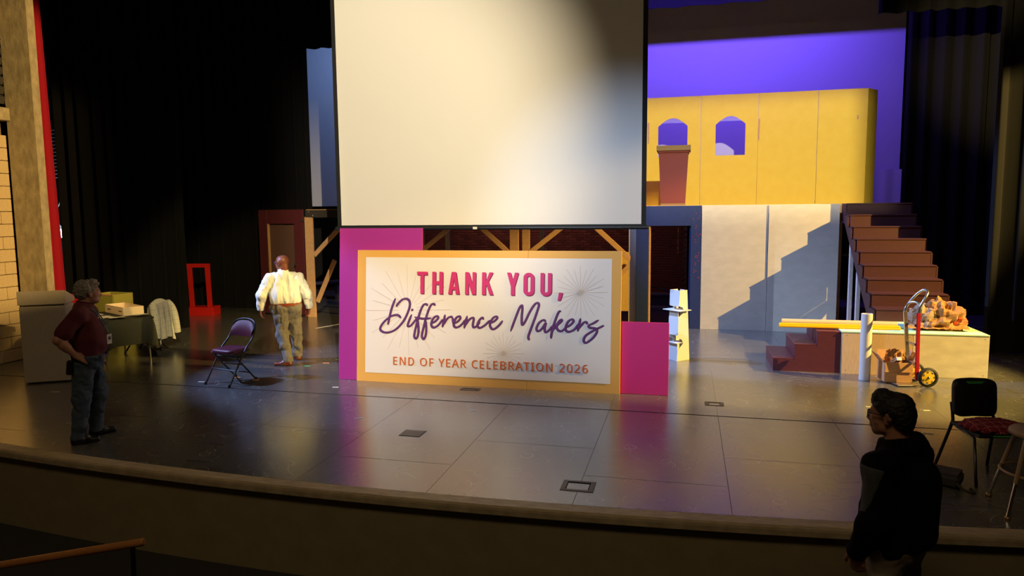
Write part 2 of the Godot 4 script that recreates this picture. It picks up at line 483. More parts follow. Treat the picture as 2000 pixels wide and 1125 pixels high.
func build_shell() -> void:
	# stage floor: a dark base slab and hardboard sheets with open joints on it
	var base := MB.new()
	base.box(v(-3, -0.11, -14.0), v(30, 0.196, 13.6), 0.0)
	var fl := shell("floor", base, M.slot, "black painted hardboard stage floor with scuffs and joints")
	var xs := []
	for i in 26: xs.append(-17.93 + 1.22 * i)
	var zs := [-8.17, -10.61, -13.05, -15.49, -17.93, -20.5]
	for r in zs.size() - 1:
		for i in xs.size() - 1:
			var off := 0.61 if r % 2 == 1 else 0.0
			part(fl, "floor_sheet", bx(v((xs[i] + xs[i + 1]) * 0.5 + off, -0.006, (zs[r] + zs[r + 1]) * 0.5), v(1.218, 0.012, absf(zs[r + 1] - zs[r]) - 0.002), 0.0), M.floor)
	for i in range(5, xs.size() - 2):
		var x0: float = xs[i] + 0.002; var x1: float = xs[i + 1] - 0.002
		var mid := -6.02 if i % 2 == 0 else -6.75
		part(fl, "floor_sheet", bx(v((x0 + x1) * 0.5, -0.006, (mid - 8.145) * 0.5 - 0.001), v(x1 - x0, 0.012, 8.141 + mid - 0.004), 0.0), M.floor)
		var poly := PackedVector2Array([Vector2(x0, mid + 0.002), Vector2(x1, mid + 0.002)])
		for k in 5:
			var x := lerpf(x1, x0, k / 4.0)
			poly.append(Vector2(x, lip_z(x) - 0.004))
		var m := MB.new()
		# polygon lies in x, z: turn local y into z
		m.prism(poly, Transform3D(Basis(Vector3.RIGHT, Vector3.BACK, Vector3.DOWN), Vector3(0, -0.012, 0)), 0.012)
		part(fl, "floor_sheet", m, M.floor)
	# apron slab under the front sheets
	var ap := MB.new()
	ap.grid(func(a, b): return v(lerpf(-11.8, 10.0, a), -0.013, lerpf(lip_z(lerpf(-11.8, 10.0, a)) - 0.02, -8.2, b)), 40, 1)
	part(fl, "apron_slab", ap, M.slot)
	# nosing and front face, both follow the curve
	var nos := MB.new()
	var prof := [Vector2(0.0, -0.05), Vector2(0.0, 0.0), Vector2(0.125, 0.0), Vector2(0.145, -0.012), Vector2(0.15, -0.03), Vector2(0.15, -0.07), Vector2(0.0, -0.07)]
	for k in prof.size() - 1:
		var p: Vector2 = prof[k]; var q: Vector2 = prof[k + 1]
		nos.grid(func(a, b):
			var x := lerpf(-11.8, 10.0, a)
			var w := p.lerp(q, b)
			return v(x, w.y, lip_z(x) + w.x), 60, 1, true)
	shell("trim_1", nos, M.nosing, "worn wooden nosing along the curved front edge of stage")
	var face := MB.new()
	face.grid(func(a, b):
		var x := lerpf(-11.8, 10.0, a)
		return v(x, lerpf(-0.85, -0.05, b), lip_z(x) + 0.09), 60, 1)
	face.grid(func(a, b):
		var x := lerpf(-11.8, 10.0, a)
		return v(x, lerpf(-0.85, -0.05, b), lip_z(x) - 0.1), 60, 1, true)
	shell("wall_front", face, M.apron, "dark plaster front face below the stage edge")
	shell("floor_pit", bx(v(-0.3, -0.91, 1.0), v(22.6, 0.2, 15.0), 0.0), M.pit, "dark carpeted floor below the stage")
	# house and stage shell
	shell("wall_back", bx(v(-3, 4.5, -20.85), v(31, 11.4, 0.3), 0.0), M.black_wall)
	shell("wall_left_stage", bx(v(-18.2, 4.5, -14.9), v(0.3, 11.4, 12.0), 0.0), M.black_wall)
	shell("wall_left_proscenium", bx(v(-14.25, 4.5, -9.5), v(7.5, 11.4, 0.3), 0.0), M.black_wall)
	shell("wall_right", bx(v(11.15, 4.5, -6.2), v(0.3, 11.4, 29.5), 0.0), M.house)
	shell("wall_house", bx(v(0.2, 4.5, 8.4), v(22.2, 11.4, 0.3), 0.0), M.house)
	shell("ceiling", bx(v(-3.4, 10.25, -6.2), v(30, 0.3, 29.6), 0.0), M.black_wall)
	# left house wall: block courses by the column, plain beyond
	var lw := shell("wall_left", bx(v(-10.72, 4.5, -0.45), v(0.24, 11.4, 17.5), 0.0), M.mortar, "tan concrete block wall left of the stage")
	var blk := bx(Vector3.ZERO, v(0.1, 0.192, 0.392), 0.006).done()
	var half := bx(Vector3.ZERO, v(0.1, 0.192, 0.192), 0.006).done()
	for c in 18:
		var y := 0.1 + 0.2 * c
		var z := -9.1
		if c % 2 == 1:
			var h := part(lw, "block", half, M.block); h.position = v(-10.55, y, z + 0.0)
			z += 0.2
		for k in 3:
			var b := part(lw, "block", blk, M.block)
			b.position = v(-10.55, y, z + 0.1 + 0.4 * k)
	part(lw, "ledge", bx(v(-10.5, 3.92, -8.4), v(0.2, 0.2, 1.7), 0.01), M.concrete)
	for k in 9:
		part(lw, "louver_slat", bx(v(-10.53, 4.16 + 0.15 * k, -8.4), v(0.12, 0.11, 1.7), 0.004, Basis(Vector3.BACK, -0.5)), M.louver)
	var col := MB.new()
	col.box(v(-10.2, 4.6, -9.27), v(0.56, 11.0, 0.14), 0.012)
	shell("trim_2", col, M.concrete, "stained concrete column at left edge of the stage opening")
	# brick in the back wall, seen under the platform
	var wallb: Node = get_node("wall_back")
	part(wallb, "brick_bed", bx(v(-4.5, 1.2, -20.69), v(9.0, 2.4, 0.04), 0.0), M.brick_joint)
	var brick := bx(Vector3.ZERO, v(0.205, 0.062, 0.03), 0.004).done()
	var rest := MB.new()
	var n := 0
	for c in 32:
		var y := 0.04 + 0.075 * c
		for k in 41:
			var x := -8.85 + 0.215 * k + (0.107 if c % 2 else 0.0)
			if c >= 16 and c <= 23 and x > -7.2 and x < -1.0 and n < 290 and not (x > -5.1 and x < -4.3):
				var b := part(wallb, "brick", brick, [M.brick_a, M.brick_b, M.brick_c, M.brick_a][(c * 7 + k * 3) % 4])
				b.position = v(x, y, -20.665); n += 1
			else: rest.box(v(x, y, -20.665), v(0.205, 0.062, 0.03), 0.0)
	var rs := part(wallb, "brickwork", rest, M.brick_a); rs.set_meta("kind", "stuff")

func curtain(called: String, label: String, x0: float, x1: float, z: float, y0: float, y1: float, folds: float, amp: float, sd: int, mat: Material, grp := "") -> void:
	var nz := noise(sd, 1.0, 2)
	var m := MB.new()
	var w := x1 - x0
	var f := func(u: float, t: float, back: float) -> Vector3:
		var s := u * w
		var ph := s * folds * TAU / 1.0 + 2.2 * nz.get_noise_1d(s * 0.9)
		var a := amp * (0.65 + 0.5 * nz.get_noise_2d(s * 0.8, 40.0)) * (1.15 - 0.35 * t + 0.12 * nz.get_noise_2d(s, t * 2.0))
		return v(x0 + s + 0.25 * amp * sin(ph * 2.0 + 1.0), lerpf(y0, y1, t) + (0.008 * sin(ph) if t < 0.02 else 0.0), z + a * sin(ph) + 0.06 * amp * nz.get_noise_2d(s * 6.0, t) - back)
	var nu := int(maxf(24, w * folds * 12))
	m.grid(func(a, b): return f.call(a, b, 0.0), nu, 8)
	m.grid(func(a, b): return f.call(a, b, 0.012), nu, 8, true)
	m.grid(func(a, b): return f.call(1.0, b, 0.012 * a), 1, 8)
	m.grid(func(a, b): return f.call(0.0, b, 0.012 * a), 1, 8, true)
	solo(called, m, mat, label, "curtain", Vector3.ZERO, 0.0, grp)

func build_drapes() -> void:
	curtain("black_curtain", "tall black stage curtain behind the table and red curtain", -13.05, -10.02, -12.55, 0.01, 9.6, 3.1, 0.08, 3, M.velvet)
	curtain("black_curtain", "tall black stage curtain behind the maroon door", -14.0, -8.74, -15.5, 0.01, 9.6, 3.3, 0.07, 4, M.velvet)
	curtain("black_curtain", "tall black stage curtain beside the yellow wall and stairs", 4.52, 8.6, -17.3, 0.01, 9.6, 3.0, 0.08, 5, M.velvet)
	curtain("black_curtain", "tall black stage curtain behind the right end of white box", 4.62, 9.4, -12.75, 0.01, 9.6, 2.6, 0.1, 6, M.velvet)
	curtain("black_border", "short black border curtain hung left above the sky cloth", -12.5, -7.0, -15.9, 6.27, 9.4, 2.6, 0.05, 7, M.velvet)
	curtain("black_border", "short black border curtain hung right above the sky cloth", 3.6, 7.0, -15.9, 6.17, 9.4, 2.6, 0.05, 8, M.velvet)
	curtain("black_border", "wide border cloth lit blue hung before the sky cloth", -6.0, 5.6, -17.15, 6.93, 9.4, 1.2, 0.03, 9, M.velvet)
	# red house curtain bunched at the column
	var m := MB.new()
	m.grid(func(a, b):
		var ang: float = a * TAU
		var r: float = lerpf(0.135, 0.075, b) * (1.0 + 0.13 * sin(ang * 7.0))
		return v(-10.62 - 0.1 * b + 0.1 * cos(ang) * 0.0 + r * cos(ang), lerpf(0.01, 9.5, b), -10.0 - r * 1.2 * sin(ang)), 70, 10)
	solo("red_curtain", m, M.red_velvet, "red house curtain bunched tight behind the concrete column", "curtain")
	# sky cloth and its skirt
	var c := MB.new()
	c.box(v(-2.9, 6.05, -18.52), v(15.4, 7.0, 0.012), 0.0)
	solo("sky_cloth", c, M.cyc, "wide pale sky cloth lit violet behind the yellow wall", "backdrop")
	curtain("cloth_skirt", "low violet cloth hanging below the sky cloth by curtain", 3.4, 5.4, -18.3, 2.0, 3.24, 2.2, 0.02, 11, M.cyc)

func build_backstage() -> void:
	# the gap between the red curtain and the black curtain: a work light, a rail of ropes and pipes on the far wall
	var t := thing("work_light", "small lit work light on the wall beyond red curtain", "lamp", v(-16.85, 0, -16.1))
	part(t, "stand", bx(v(0.0, 0.9, -0.06), v(0.05, 1.8, 0.05), 0.01), M.steel)
	part(t, "bracket", bx(v(0.0, 1.9, -0.04), v(0.22, 0.34, 0.08), 0.01), M.pine_grey)
	var lm := part(t, "lamp_head", bx(v(0.0, 2.06, 0.06), v(0.2, 0.1, 0.1), 0.02), lens_mat(Color(0.75, 0.92, 1.0), 1.6))
	lm.set_meta("label", "lit lamp head")
	var l := OmniLight3D.new(); l.name = "glow"; l.light_color = Color(0.75, 0.92, 1.0); l.light_energy = 1.2; l.light_size = 0.06; l.omni_range = 40; l.omni_attenuation = 2; l.shadow_enabled = true
	t.add_child(l); l.position = v(0.05, 2.06, 0.16)
	var rail := thing("rope_rail", "metal rail of ropes on wall beyond red curtain", "rail", v(-16.75, 0, -16.4))
	for k in 14:
		var m := MB.new(); m.tube([v(-0.6, 3.4 + 0.1 * k, 0), v(0.6, 3.42 + 0.1 * k, 0)], 0.014, 6)
		part(rail, "rope", m, M.pine_grey)
	for z in [-1.2, 1.0]:
		part(rail, "post", bx(v(0.55 * signf(z), 2.5, -0.04), v(0.05, 5.0, 0.05), 0.004), M.steel)
	for k in 3:
		var m := MB.new(); m.tube([v(-0.3 + 0.12 * k, 2.6, 0.05), v(0.1 + 0.12 * k, 3.35, 0.05)], 0.02, 6)
		part(rail, "brace", m, M.steel)
	# low benches behind the platform, seen through the doorway and beside the post
	var b := thing("low_bench", "low dark bench with rail seen through the blue doorway", "bench", v(-0.2, 0, -18.0))
	part(b, "top", bx(v(0, 0.25, 0), v(4.6, 0.05, 0.4), 0.004), M.bench)
	part(b, "front_board", bx(v(0, 0.115, 0.17), v(4.5, 0.21, 0.03), 0.004), M.bench)
	var m := MB.new(); m.tube([v(-1.0, 0.53, 0), v(0.1, 0.275, 0)], 0.018, 8)
	part(b, "rail", m, M.bench)
	var b2 := thing("low_platform", "low sloping platform in the dark behind the braces", "platform", v(-9.9, 0, -17.9))
	part(b2, "top", bx(v(0, 0.42, 0), v(1.5, 0.06, 0.7), 0.004, Basis(Vector3.BACK, 0.1)), M.bench)
	for x in [-0.6, 0.6]: part(b2, "leg", bx(v(x, 0.2, 0), v(0.08, 0.4, 0.6), 0.004), M.bench)

# ---------------------------------------------------------------- banner and screen
func lettering(p: Node, called: String, text: String, bold: bool, u0: float, u1: float, v0: float, v1: float, z: float, mat: Material, spacing := 0.0) -> MeshInstance3D:
	var f := SystemFont.new()
	f.font_names = PackedStringArray(["Droid Sans"])
	f.font_weight = 700 if bold else 400
	var fv := FontVariation.new()
	fv.base_font = f
	fv.spacing_glyph = int(spacing)
	var tm := TextMesh.new()
	tm.text = text; tm.font = fv; tm.font_size = 64; tm.pixel_size = 0.01; tm.depth = 0.002; tm.curve_step = 1.0
	tm.horizontal_alignment = HORIZONTAL_ALIGNMENT_LEFT
	var a := tm.get_aabb()
	var o := MeshInstance3D.new()
	o.name = called; o.mesh = tm; o.material_override = mat
	p.add_child(o, true)
	var s := v((u1 - u0) / a.size.x, (v1 - v0) / a.size.y, 1)
	o.scale = s
	o.position = v(u0 - a.position.x * s.x, v0 - a.position.y * s.y, z)
	return o

func narrow_capital(c: String, u0: float, u1: float, v0: float, v1: float, z: float) -> MB:   # bold condensed sans capital in a box
	var m := MB.new()
	var w := u1 - u0; var h := v1 - v0; var s := 0.051; var b := 0.045
	var quads := []
	match c:
		"T": quads = [[0, h - b, w, h - b, w, h, 0, h], [w * 0.5 - s * 0.5, 0, w * 0.5 + s * 0.5, 0, w * 0.5 + s * 0.5, h - b, w * 0.5 - s * 0.5, h - b]]
		"H": quads = [[0, 0, s, 0, s, h, 0, h], [w - s, 0, w, 0, w, h, w - s, h], [s, h * 0.5 - b * 0.5, w - s, h * 0.5 - b * 0.5, w - s, h * 0.5 + b * 0.5, s, h * 0.5 + b * 0.5]]
		"A": quads = [[0, 0, s, 0, w * 0.5 + 0.004, h * 0.82, w * 0.5 - s * 0.62, h], [w - s, 0, w, 0, w * 0.5 + s * 0.62, h, w * 0.5 - 0.004, h * 0.82], [w * 0.5 - s * 0.62, h, w * 0.5, h * 0.78, w * 0.5 + s * 0.62, h, w * 0.5, h], [w * 0.22, h * 0.2, w * 0.78, h * 0.2, w * 0.72, h * 0.34, w * 0.28, h * 0.34]]
		"N": quads = [[0, 0, s * 0.92, 0, s * 0.92, h, 0, h], [w - s * 0.92, 0, w, 0, w, h, w - s * 0.92, h], [0, h, w - s, 0, w, 0, s, h]]
		"K": quads = [[0, 0, s, 0, s, h, 0, h], [s, h * 0.36, s, h * 0.58, w - s - 0.004, h, w - 0.004, h], [w - s, 0, w, 0, s + 0.038, h * 0.62, s + 0.008, h * 0.46]]
		"Y": quads = [[w * 0.5 - s * 0.5, 0, w * 0.5 + s * 0.5, 0, w * 0.5 + s * 0.5, h * 0.42, w * 0.5 - s * 0.5, h * 0.42], [w * 0.5 - s * 0.5, h * 0.38, w * 0.5 + s * 0.35, h * 0.44, s, h, 0, h], [w * 0.5 - s * 0.35, h * 0.44, w * 0.5 + s * 0.5, h * 0.38, w, h, w - s, h]]
	for qi in quads.size():
		var q = quads[qi]
		if qi > 0: z += 0.0004
		m.quad(v(u0 + q[0], v0 + q[1], z), v(u0 + q[2], v0 + q[3], z), v(u0 + q[4], v0 + q[5], z), v(u0 + q[6], v0 + q[7], z))
	if c == "O" or c == "U":
		var outer := []; var inner := []
		var r := w * 0.46; var ri := r - s * 0.9
		var n := 8
		var corners := [[w - r, r, -PI * 0.5], [w - r, h - r, 0.0], [r, h - r, PI * 0.5], [r, r, PI]]
		if c == "U":
			outer = [Vector2(0, h)]; inner = [Vector2(s, h)]
			corners = [[r, r, PI], [w - r, r, PI * 1.5]]
		for k in corners:
			for i in n + 1:
				var a: float = k[2] + PI * 0.5 * i / n
				outer.append(Vector2(k[0] + cos(a) * r, k[1] + sin(a) * r))
				inner.append(Vector2(k[0] + cos(a) * ri * (w * 0.5 - s) / (r - s * 0.9 + (w * 0.5 - r)) , k[1] + sin(a) * ri))
		if c == "U":
			outer.append(Vector2(w, h)); inner.append(Vector2(w - s, h))
		for i in range(outer.size() - (1 if c == "U" else 0)):
			var j := (i + 1) % outer.size()
			m.quad(v(u0 + outer[i].x, v0 + outer[i].y, z), v(u0 + outer[j].x, v0 + outer[j].y, z), v(u0 + inner[j].x, v0 + inner[j].y, z), v(u0 + inner[i].x, v0 + inner[i].y, z))
	return m

func build_banner() -> void:
	# gold frame board 3.64 x 1.82, leaning back 5 degrees; purple board behind left, pink behind right
	var lean := Basis(Vector3.RIGHT, deg_to_rad(-5.05))
	var t := thing("celebration_banner", "wide gold framed thank you banner board leaning back on stage", "banner", v(-4.44, 0.0, -8.9))
	t.basis = lean
	var board := part(t, "frame_board", bx(v(1.213, 0.91, -0.02), v(2.424, 1.82, 0.03), 0.002), M.gold_print)
	part(t, "frame_board", bx(v(3.034, 0.91, -0.02), v(1.212, 1.82, 0.03), 0.002), M.gold_print)
	var sheet := MB.new()
	var nz := noise(3, 1.4, 2)
	sheet.grid(func(a, b): return v(lerpf(0.13, 3.518, a), lerpf(0.126, 1.722, b), -0.001 + 0.0015 * nz.get_noise_2d(a * 3.0, b * 3.0)), 40, 20)
	part(t, "printed_sheet", sheet, M.cream_print, "cream printed sheet")
	for br in [[0.756, 1.004, 0.62, 24, 0.13], [3.123, 1.285, 0.35, 24, 0.02], [2.11, 0.463, 0.28, 24, 0.02]]:
		var m := MB.new()
		for k in br[3]:
			var a: float = TAU * (k + 0.12) / br[3]
			var dir := Vector2(cos(a), sin(a)); var nn := Vector2(-dir.y, dir.x) * 0.0022
			var c := Vector2(br[0], br[1])
			var r1: float = br[2] * (1.0 if k % 2 == 0 else 0.86)
			var p0: Vector2 = c + dir * br[4]; var p1 := c + dir * r1
			if p1.x < 0.135: p1 = c + dir * ((c.x - 0.135) / -dir.x)
			if p1.x > 3.51: p1 = c + dir * ((3.51 - c.x) / dir.x)
			if p1.y < 0.135: p1 = c + dir * ((c.y - 0.135) / -dir.y)
			m.quad(v(p0.x - nn.x, p0.y - nn.y, 0.002), v(p1.x - nn.x, p1.y - nn.y, 0.002), v(p1.x + nn.x, p1.y + nn.y, 0.002), v(p0.x + nn.x, p0.y + nn.y, 0.002))
		if br[4] < 0.1: m.lathe([Vector2(0, 0.0), Vector2(0.03, 0.0)], v(br[0], br[1], 0.0022), 14, Basis(Vector3.RIGHT, Vector3.BACK, Vector3.DOWN))
		part(t, "starburst", m, M.ray)
	# heading: narrow capitals with a printed drop edge
	for h in [["T", 0.886, 1.033], ["H", 1.104, 1.256], ["A", 1.331, 1.491], ["N", 1.57, 1.719], ["K", 1.804, 1.96], ["Y", 2.146, 2.304], ["O", 2.368, 2.513], ["U", 2.595, 2.744]]:
		part(t, "letter_edge", narrow_capital(h[0], h[1] + 0.011, h[2] + 0.011, 1.223, 1.521, 0.0025), M.letter_shade)
		part(t, "letter", narrow_capital(h[0], h[1], h[2], 1.234, 1.532, 0.005), M.letter_pink)
	lettering(t, "letter_edge", ",", true, 2.834, 2.9, 1.17, 1.272, 0.0025, M.letter_shade)
	lettering(t, "letter", ",", true, 2.824, 2.888, 1.178, 1.28, 0.005, M.letter_pink)
	# script line
	var strokes := [
		[571,1155,522,1032,487,896,464,794],
		[653,897,604,933,505,910,400,826,351,740,397,694,489,694,597,748,704,869,774,1022,782,1114,746,1155,683,1150,620,1099,585,1047],
		[810,942,767,837,758,786,803,796,856,856,896,907],
		[813,996,827,1023],
		[1040,1074,1019,1091,983,1080,943,1009,900,874,863,722,853,646,881,619,908,673,912,774,893,890],
		[1149,1077,1128,1095,1093,1082,1055,1011,1012,877,973,717,965,645,992,617,1019,677,1024,777,1007,885],
		[857,910,971,894,1098,903],
		[1099,833,1151,861,1193,905,1182,931,1142,919,1104,863,1098,804,1135,777,1201,816,1260,892],
		[1291,951,1274,867,1254,784],
		[1261,809,1323,902,1371,930,1399,917],
		[1399,917,1414,847,1465,864,1506,907,1496,938,1456,922,1420,863,1421,805,1466,790,1531,833,1582,901],
		[1602,942,1583,859,1561,777],
		[1571,810,1625,890,1676,924,1695,904,1683,829,1697,797,1737,815,1784,873],
		[1832,909,1808,928,1766,881,1748,823,1782,791,1856,834,1920,898],
		[1920,858,1974,883,2017,924,2007,948,1967,932,1925,869,1926,810,1969,779,2034,823,2095,897],
		[2204,763,2258,911,2315,1058,2349,1104,2359,1059,2351,946,2359,849,2399,895,2455,1013,2512,1107,2552,1140,2579,1120,2563,1047,2508,885,2460,755,2442,690,2457,649],
		[2673,903,2637,918,2583,879,2550,806,2573,772,2622,805,2673,882,2658,809,2673,762,2720,792,2768,853],
		[2868,1039,2840,1025,2793,909,2754,764,2744,681],
		[2769,789,2816,862,2867,927,2883,912,2820,846,2835,796,2885,784,2948,837],
		[2939,831,2996,864,3035,913,3017,938,2971,913,2939,850,2939,793,2988,778,3057,818,3111,894],
		[3126,950,3109,871,3091,783],
		[3102,820,3160,893,3196,909,3219,880],
		[3356,937,3291,895,3235,865,3248,840,3327,826,3337,780,3284,702,3206,643,3171,667,3195,731,3280,793,3374,844,3429,872],
	]
	var script := MB.new()
	var inner := MB.new()
	for s in strokes:
		var pts := []
		for i in range(0, s.size(), 2): pts.append(Vector2(s[i], s[i + 1]) * 0.001)
		var q := smooth_path(pts, 7)
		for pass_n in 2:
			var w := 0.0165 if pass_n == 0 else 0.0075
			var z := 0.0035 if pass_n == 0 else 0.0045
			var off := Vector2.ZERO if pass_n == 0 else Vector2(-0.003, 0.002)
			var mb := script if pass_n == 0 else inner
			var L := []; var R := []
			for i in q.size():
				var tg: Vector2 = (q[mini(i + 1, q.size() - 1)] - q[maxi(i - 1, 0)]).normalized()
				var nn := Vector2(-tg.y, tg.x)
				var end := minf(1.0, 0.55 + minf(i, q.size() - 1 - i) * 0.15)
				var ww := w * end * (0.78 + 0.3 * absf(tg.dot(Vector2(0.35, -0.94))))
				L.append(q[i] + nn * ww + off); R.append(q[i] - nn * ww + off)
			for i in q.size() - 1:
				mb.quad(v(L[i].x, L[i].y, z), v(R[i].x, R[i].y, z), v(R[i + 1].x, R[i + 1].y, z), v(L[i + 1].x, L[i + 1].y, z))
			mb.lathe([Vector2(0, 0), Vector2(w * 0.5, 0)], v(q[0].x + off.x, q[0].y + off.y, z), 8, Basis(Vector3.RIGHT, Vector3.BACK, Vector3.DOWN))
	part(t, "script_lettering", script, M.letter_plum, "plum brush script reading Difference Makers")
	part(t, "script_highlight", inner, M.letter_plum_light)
	lettering(t, "small_lettering", "END OF YEAR CELEBRATION 2026", false, 0.55, 3.232, 0.246, 0.357, 0.0025, M.letter_orange_dark, 5)
	lettering(t, "small_lettering", "END OF YEAR CELEBRATION 2026", false, 0.546, 3.228, 0.249, 0.36, 0.004, M.letter_orange, 5)
	var st := MB.new()
	for x in [0.6, 3.0]: st.beam(v(x, 1.3, -0.04), v(x, 0.02, -0.62), 0.06, 0.02, Vector3.RIGHT)
	part(t, "easel_strut", st, M.foam_edge)
	var p := solo("purple_panel", bx(v(0.615, 1.06, 0), v(1.23, 2.12, 0.03), 0.002), M.purple_print, "tall purple board standing behind left end of the banner", "panel", v(-4.735, 0, -8.96))
	p.basis = lean
	var k := solo("pink_panel", bx(v(0.61, 0.46, 0), v(1.22, 0.918, 0.03), 0.002), M.pink_print, "short magenta board standing behind right end of the banner", "panel", v(-1.42, 0, -8.96))
	k.basis = lean

func build_screen() -> void:
	var t := thing("projection_screen", "large white projection screen hanging behind the banner", "projection screen", v(-2.77, 2.1, -9.6))
	part(t, "screen_fabric", bx(v(0.0, 2.4, 0.0), v(4.35, 4.76, 0.004), 0.0), M.screen)
	for s in [-1, 1]: part(t, "border", bx(v(s * 2.205, 2.4, -0.002), v(0.065, 4.8, 0.006), 0.0), M.screen_edge)
	var m := MB.new()
	m.tube([v(-2.27, -0.0, 0), v(2.27, -0.0, 0)], 0.026, 10)
	m.box(v(0, 0.03, 0), v(4.5, 0.03, 0.012), 0.002)
	part(t, "bottom_bar", m, M.bar)
	part(t, "pull_tab", bx(v(-0.12, 0.0, 0.028), v(0.06, 0.035, 0.008), 0.002), M.white_card)
	part(t, "case", bx(v(0, 4.9, 0), v(4.9, 0.2, 0.2), 0.02), M.screen_edge)
	for s in [-1, 1]:
		var c := MB.new(); c.tube([v(s * 2.2, 5.0, 0), v(s * 2.2, 7.97, 0)], 0.006, 6)
		part(t, "cable", c, M.steel)

# ---------------------------------------------------------------- scenery
func build_platform() -> void:
	var zf := -14.42; var top := 2.43
	var t := thing("scenery_platform", "tall timber platform framing behind the screen under yellow wall", "platform", v(0, 0, 0))
	part(t, "deck", bx(v(-2.2, top - 0.02, -15.68), v(12.2, 0.035, 2.5), 0.003), M.plywood)
	part(t, "beam", bx(v(-7.0, 2.33, zf), v(2.6, 0.17, 0.045), 0.004), M.dark_wood, "dark stained beam")
	part(t, "beam", bx(v(-3.4, 2.33, zf), v(4.6, 0.15, 0.045), 0.004), M.pine_across)
	part(t, "beam", bx(v(0.85, 2.33, zf - 0.04), v(3.9, 0.15, 0.045), 0.004), M.pine_across)
	part(t, "beam", bx(v(-2.2, 2.33, -16.9), v(12.2, 0.15, 0.045), 0.004), M.pine_across)
	for s in [[-8.23, 0.2, M.pine], [-3.5, 0.19, M.pine], [-3.25, 0.16, M.pine], [-1.06, 0.15, M.pine_grey]]:
		part(t, "post", bx(v(s[0], 1.13, zf), v(s[1], 2.26, 0.045), 0.004), s[2])
	for x in [-7.62, -5.75, 2.95]:
		part(t, "post", bx(v(x, 1.13, zf - 0.5 if x < 0 else -15.4), v(0.1, 2.26, 0.09), 0.004), M.pine)
	for x in [-8.1, -5.8, -3.4, -1.0, 1.5, 3.9]:
		part(t, "post", bx(v(x, 1.2, -16.85), v(0.1, 2.4, 0.09), 0.004), M.pine_grey)
	for b in [[-8.12, 1.4, -7.42, 2.07], [-8.08, 0.35, -7.62, 1.3], [-5.7, 1.4, -4.85, 2.06], [-4.28, 2.07, -3.55, 1.42], [-3.2, 1.46, -2.48, 2.02], [-1.85, 2.05, -1.1, 1.36]]:
		var m := MB.new()
		m.beam(v(b[0], b[1], zf + 0.01), v(b[2], b[3], zf + 0.01), 0.04, 0.09, Vector3.BACK)
		m = MB.new()
		var a := v(b[0], b[1], zf + 0.012); var c := v(b[2], b[3], zf + 0.012)
		m.beam(a, c, 0.1, 0.04, Vector3.BACK)
		part(t, "brace", m, M.pine)
	part(t, "plywood_gusset", bx(v(-1.45, 0.85, zf - 0.6), v(0.9, 1.25, 0.02), 0.002), M.plywood)
	var gb := MB.new(); gb.beam(v(-1.7, 0.65, zf - 0.5), v(-1.1, 1.25, zf - 0.5), 0.1, 0.04, Vector3.BACK)
	part(t, "brace", gb, M.pine)
	# strap bolts on the dark beam
	for p in [Vector2(-8.22, 2.37), Vector2(-8.12, 2.29)]:
		var bolt := MB.new(); bolt.lathe([Vector2(0.022, 0), Vector2(0.018, 0.012), Vector2(0, 0.014)], v(p.x, p.y, zf + 0.023), 8, Basis(Vector3.RIGHT, Vector3.BACK, Vector3.DOWN))
		part(t, "bolt", bolt, M.steel)
	# flats standing on the deck: yellow wall
	var zy := -16.8
	var y := thing("yellow_wall", "long yellow plywood wall with two arched openings on platform", "scenery wall", v(0, 2.43, zy))
	for k in 6:
		var x0 := -3.41 + 1.224 * k
		var w := 1.217 if k < 5 else 0.975
		var poly := PackedVector2Array([Vector2(x0, 0), Vector2(x0 + w, 0), Vector2(x0 + w, 2.45), Vector2(x0, 2.45)])
		var m := MB.new()
		if k == 2 or k == 3:   # arched opening: build the sheet as left, right, sill and head pieces of one outline
			var a := (-0.68 if k == 2 else 0.58); var b := (-0.03 if k == 2 else 1.215)
			var sill := 1.12
			var arc := PackedVector2Array()
			for i in 13:
				var f := i / 12.0
				arc.append(Vector2(lerpf(a, b, f), 1.8 + 0.18 * sin(PI * f)))
			m.prism(PackedVector2Array([Vector2(x0, 0), Vector2(x0 + w, 0), Vector2(x0 + w, sill), Vector2(x0, sill)]), Transform3D.IDENTITY, 0.02)
			m.prism(PackedVector2Array([Vector2(x0, sill), Vector2(a, sill), Vector2(a, 1.8), Vector2(x0, 1.8)]), Transform3D.IDENTITY, 0.02)
			m.prism(PackedVector2Array([Vector2(b, sill), Vector2(x0 + w, sill), Vector2(x0 + w, 1.8), Vector2(b, 1.8)]), Transform3D.IDENTITY, 0.02)
			var head := PackedVector2Array([Vector2(x0, 1.8)])
			head.append_array(arc)
			head.append_array([Vector2(x0 + w, 1.8), Vector2(x0 + w, 2.45), Vector2(x0, 2.45)])
			m.prism(head, Transform3D.IDENTITY, 0.02)
		else:
			m.prism(poly, Transform3D.IDENTITY, 0.02)
		var o := part(y, "wall_sheet", m, M.yellow_flat)
		o.position.z = 0.004 * (k % 2)
	var ret := MB.new()   # the end sheet turns back
	ret.box(v(0.21, 1.225, -0.01), v(0.42, 2.45, 0.02), 0.0)
	var ro := part(y, "return_sheet", ret, M.yellow_flat)
	ro.position = v(3.69, 0, 0); ro.rotation_degrees.y = 52
	for x in [-3.3, -0.9, 1.5, 3.5]:
		var m := MB.new(); m.beam(v(x, 1.9, -0.04), v(x, 0.02, -0.0 - 0.06), 0.09, 0.04, Vector3.RIGHT)
		part(y, "stud", m, M.pine)
	# tapered planter on the deck edge
	var pl := thing("tapered_planter", "tapered brick red planter with tan rim on the platform edge", "planter", v(-0.285, 2.43, -14.7))
	var pm := MB.new()
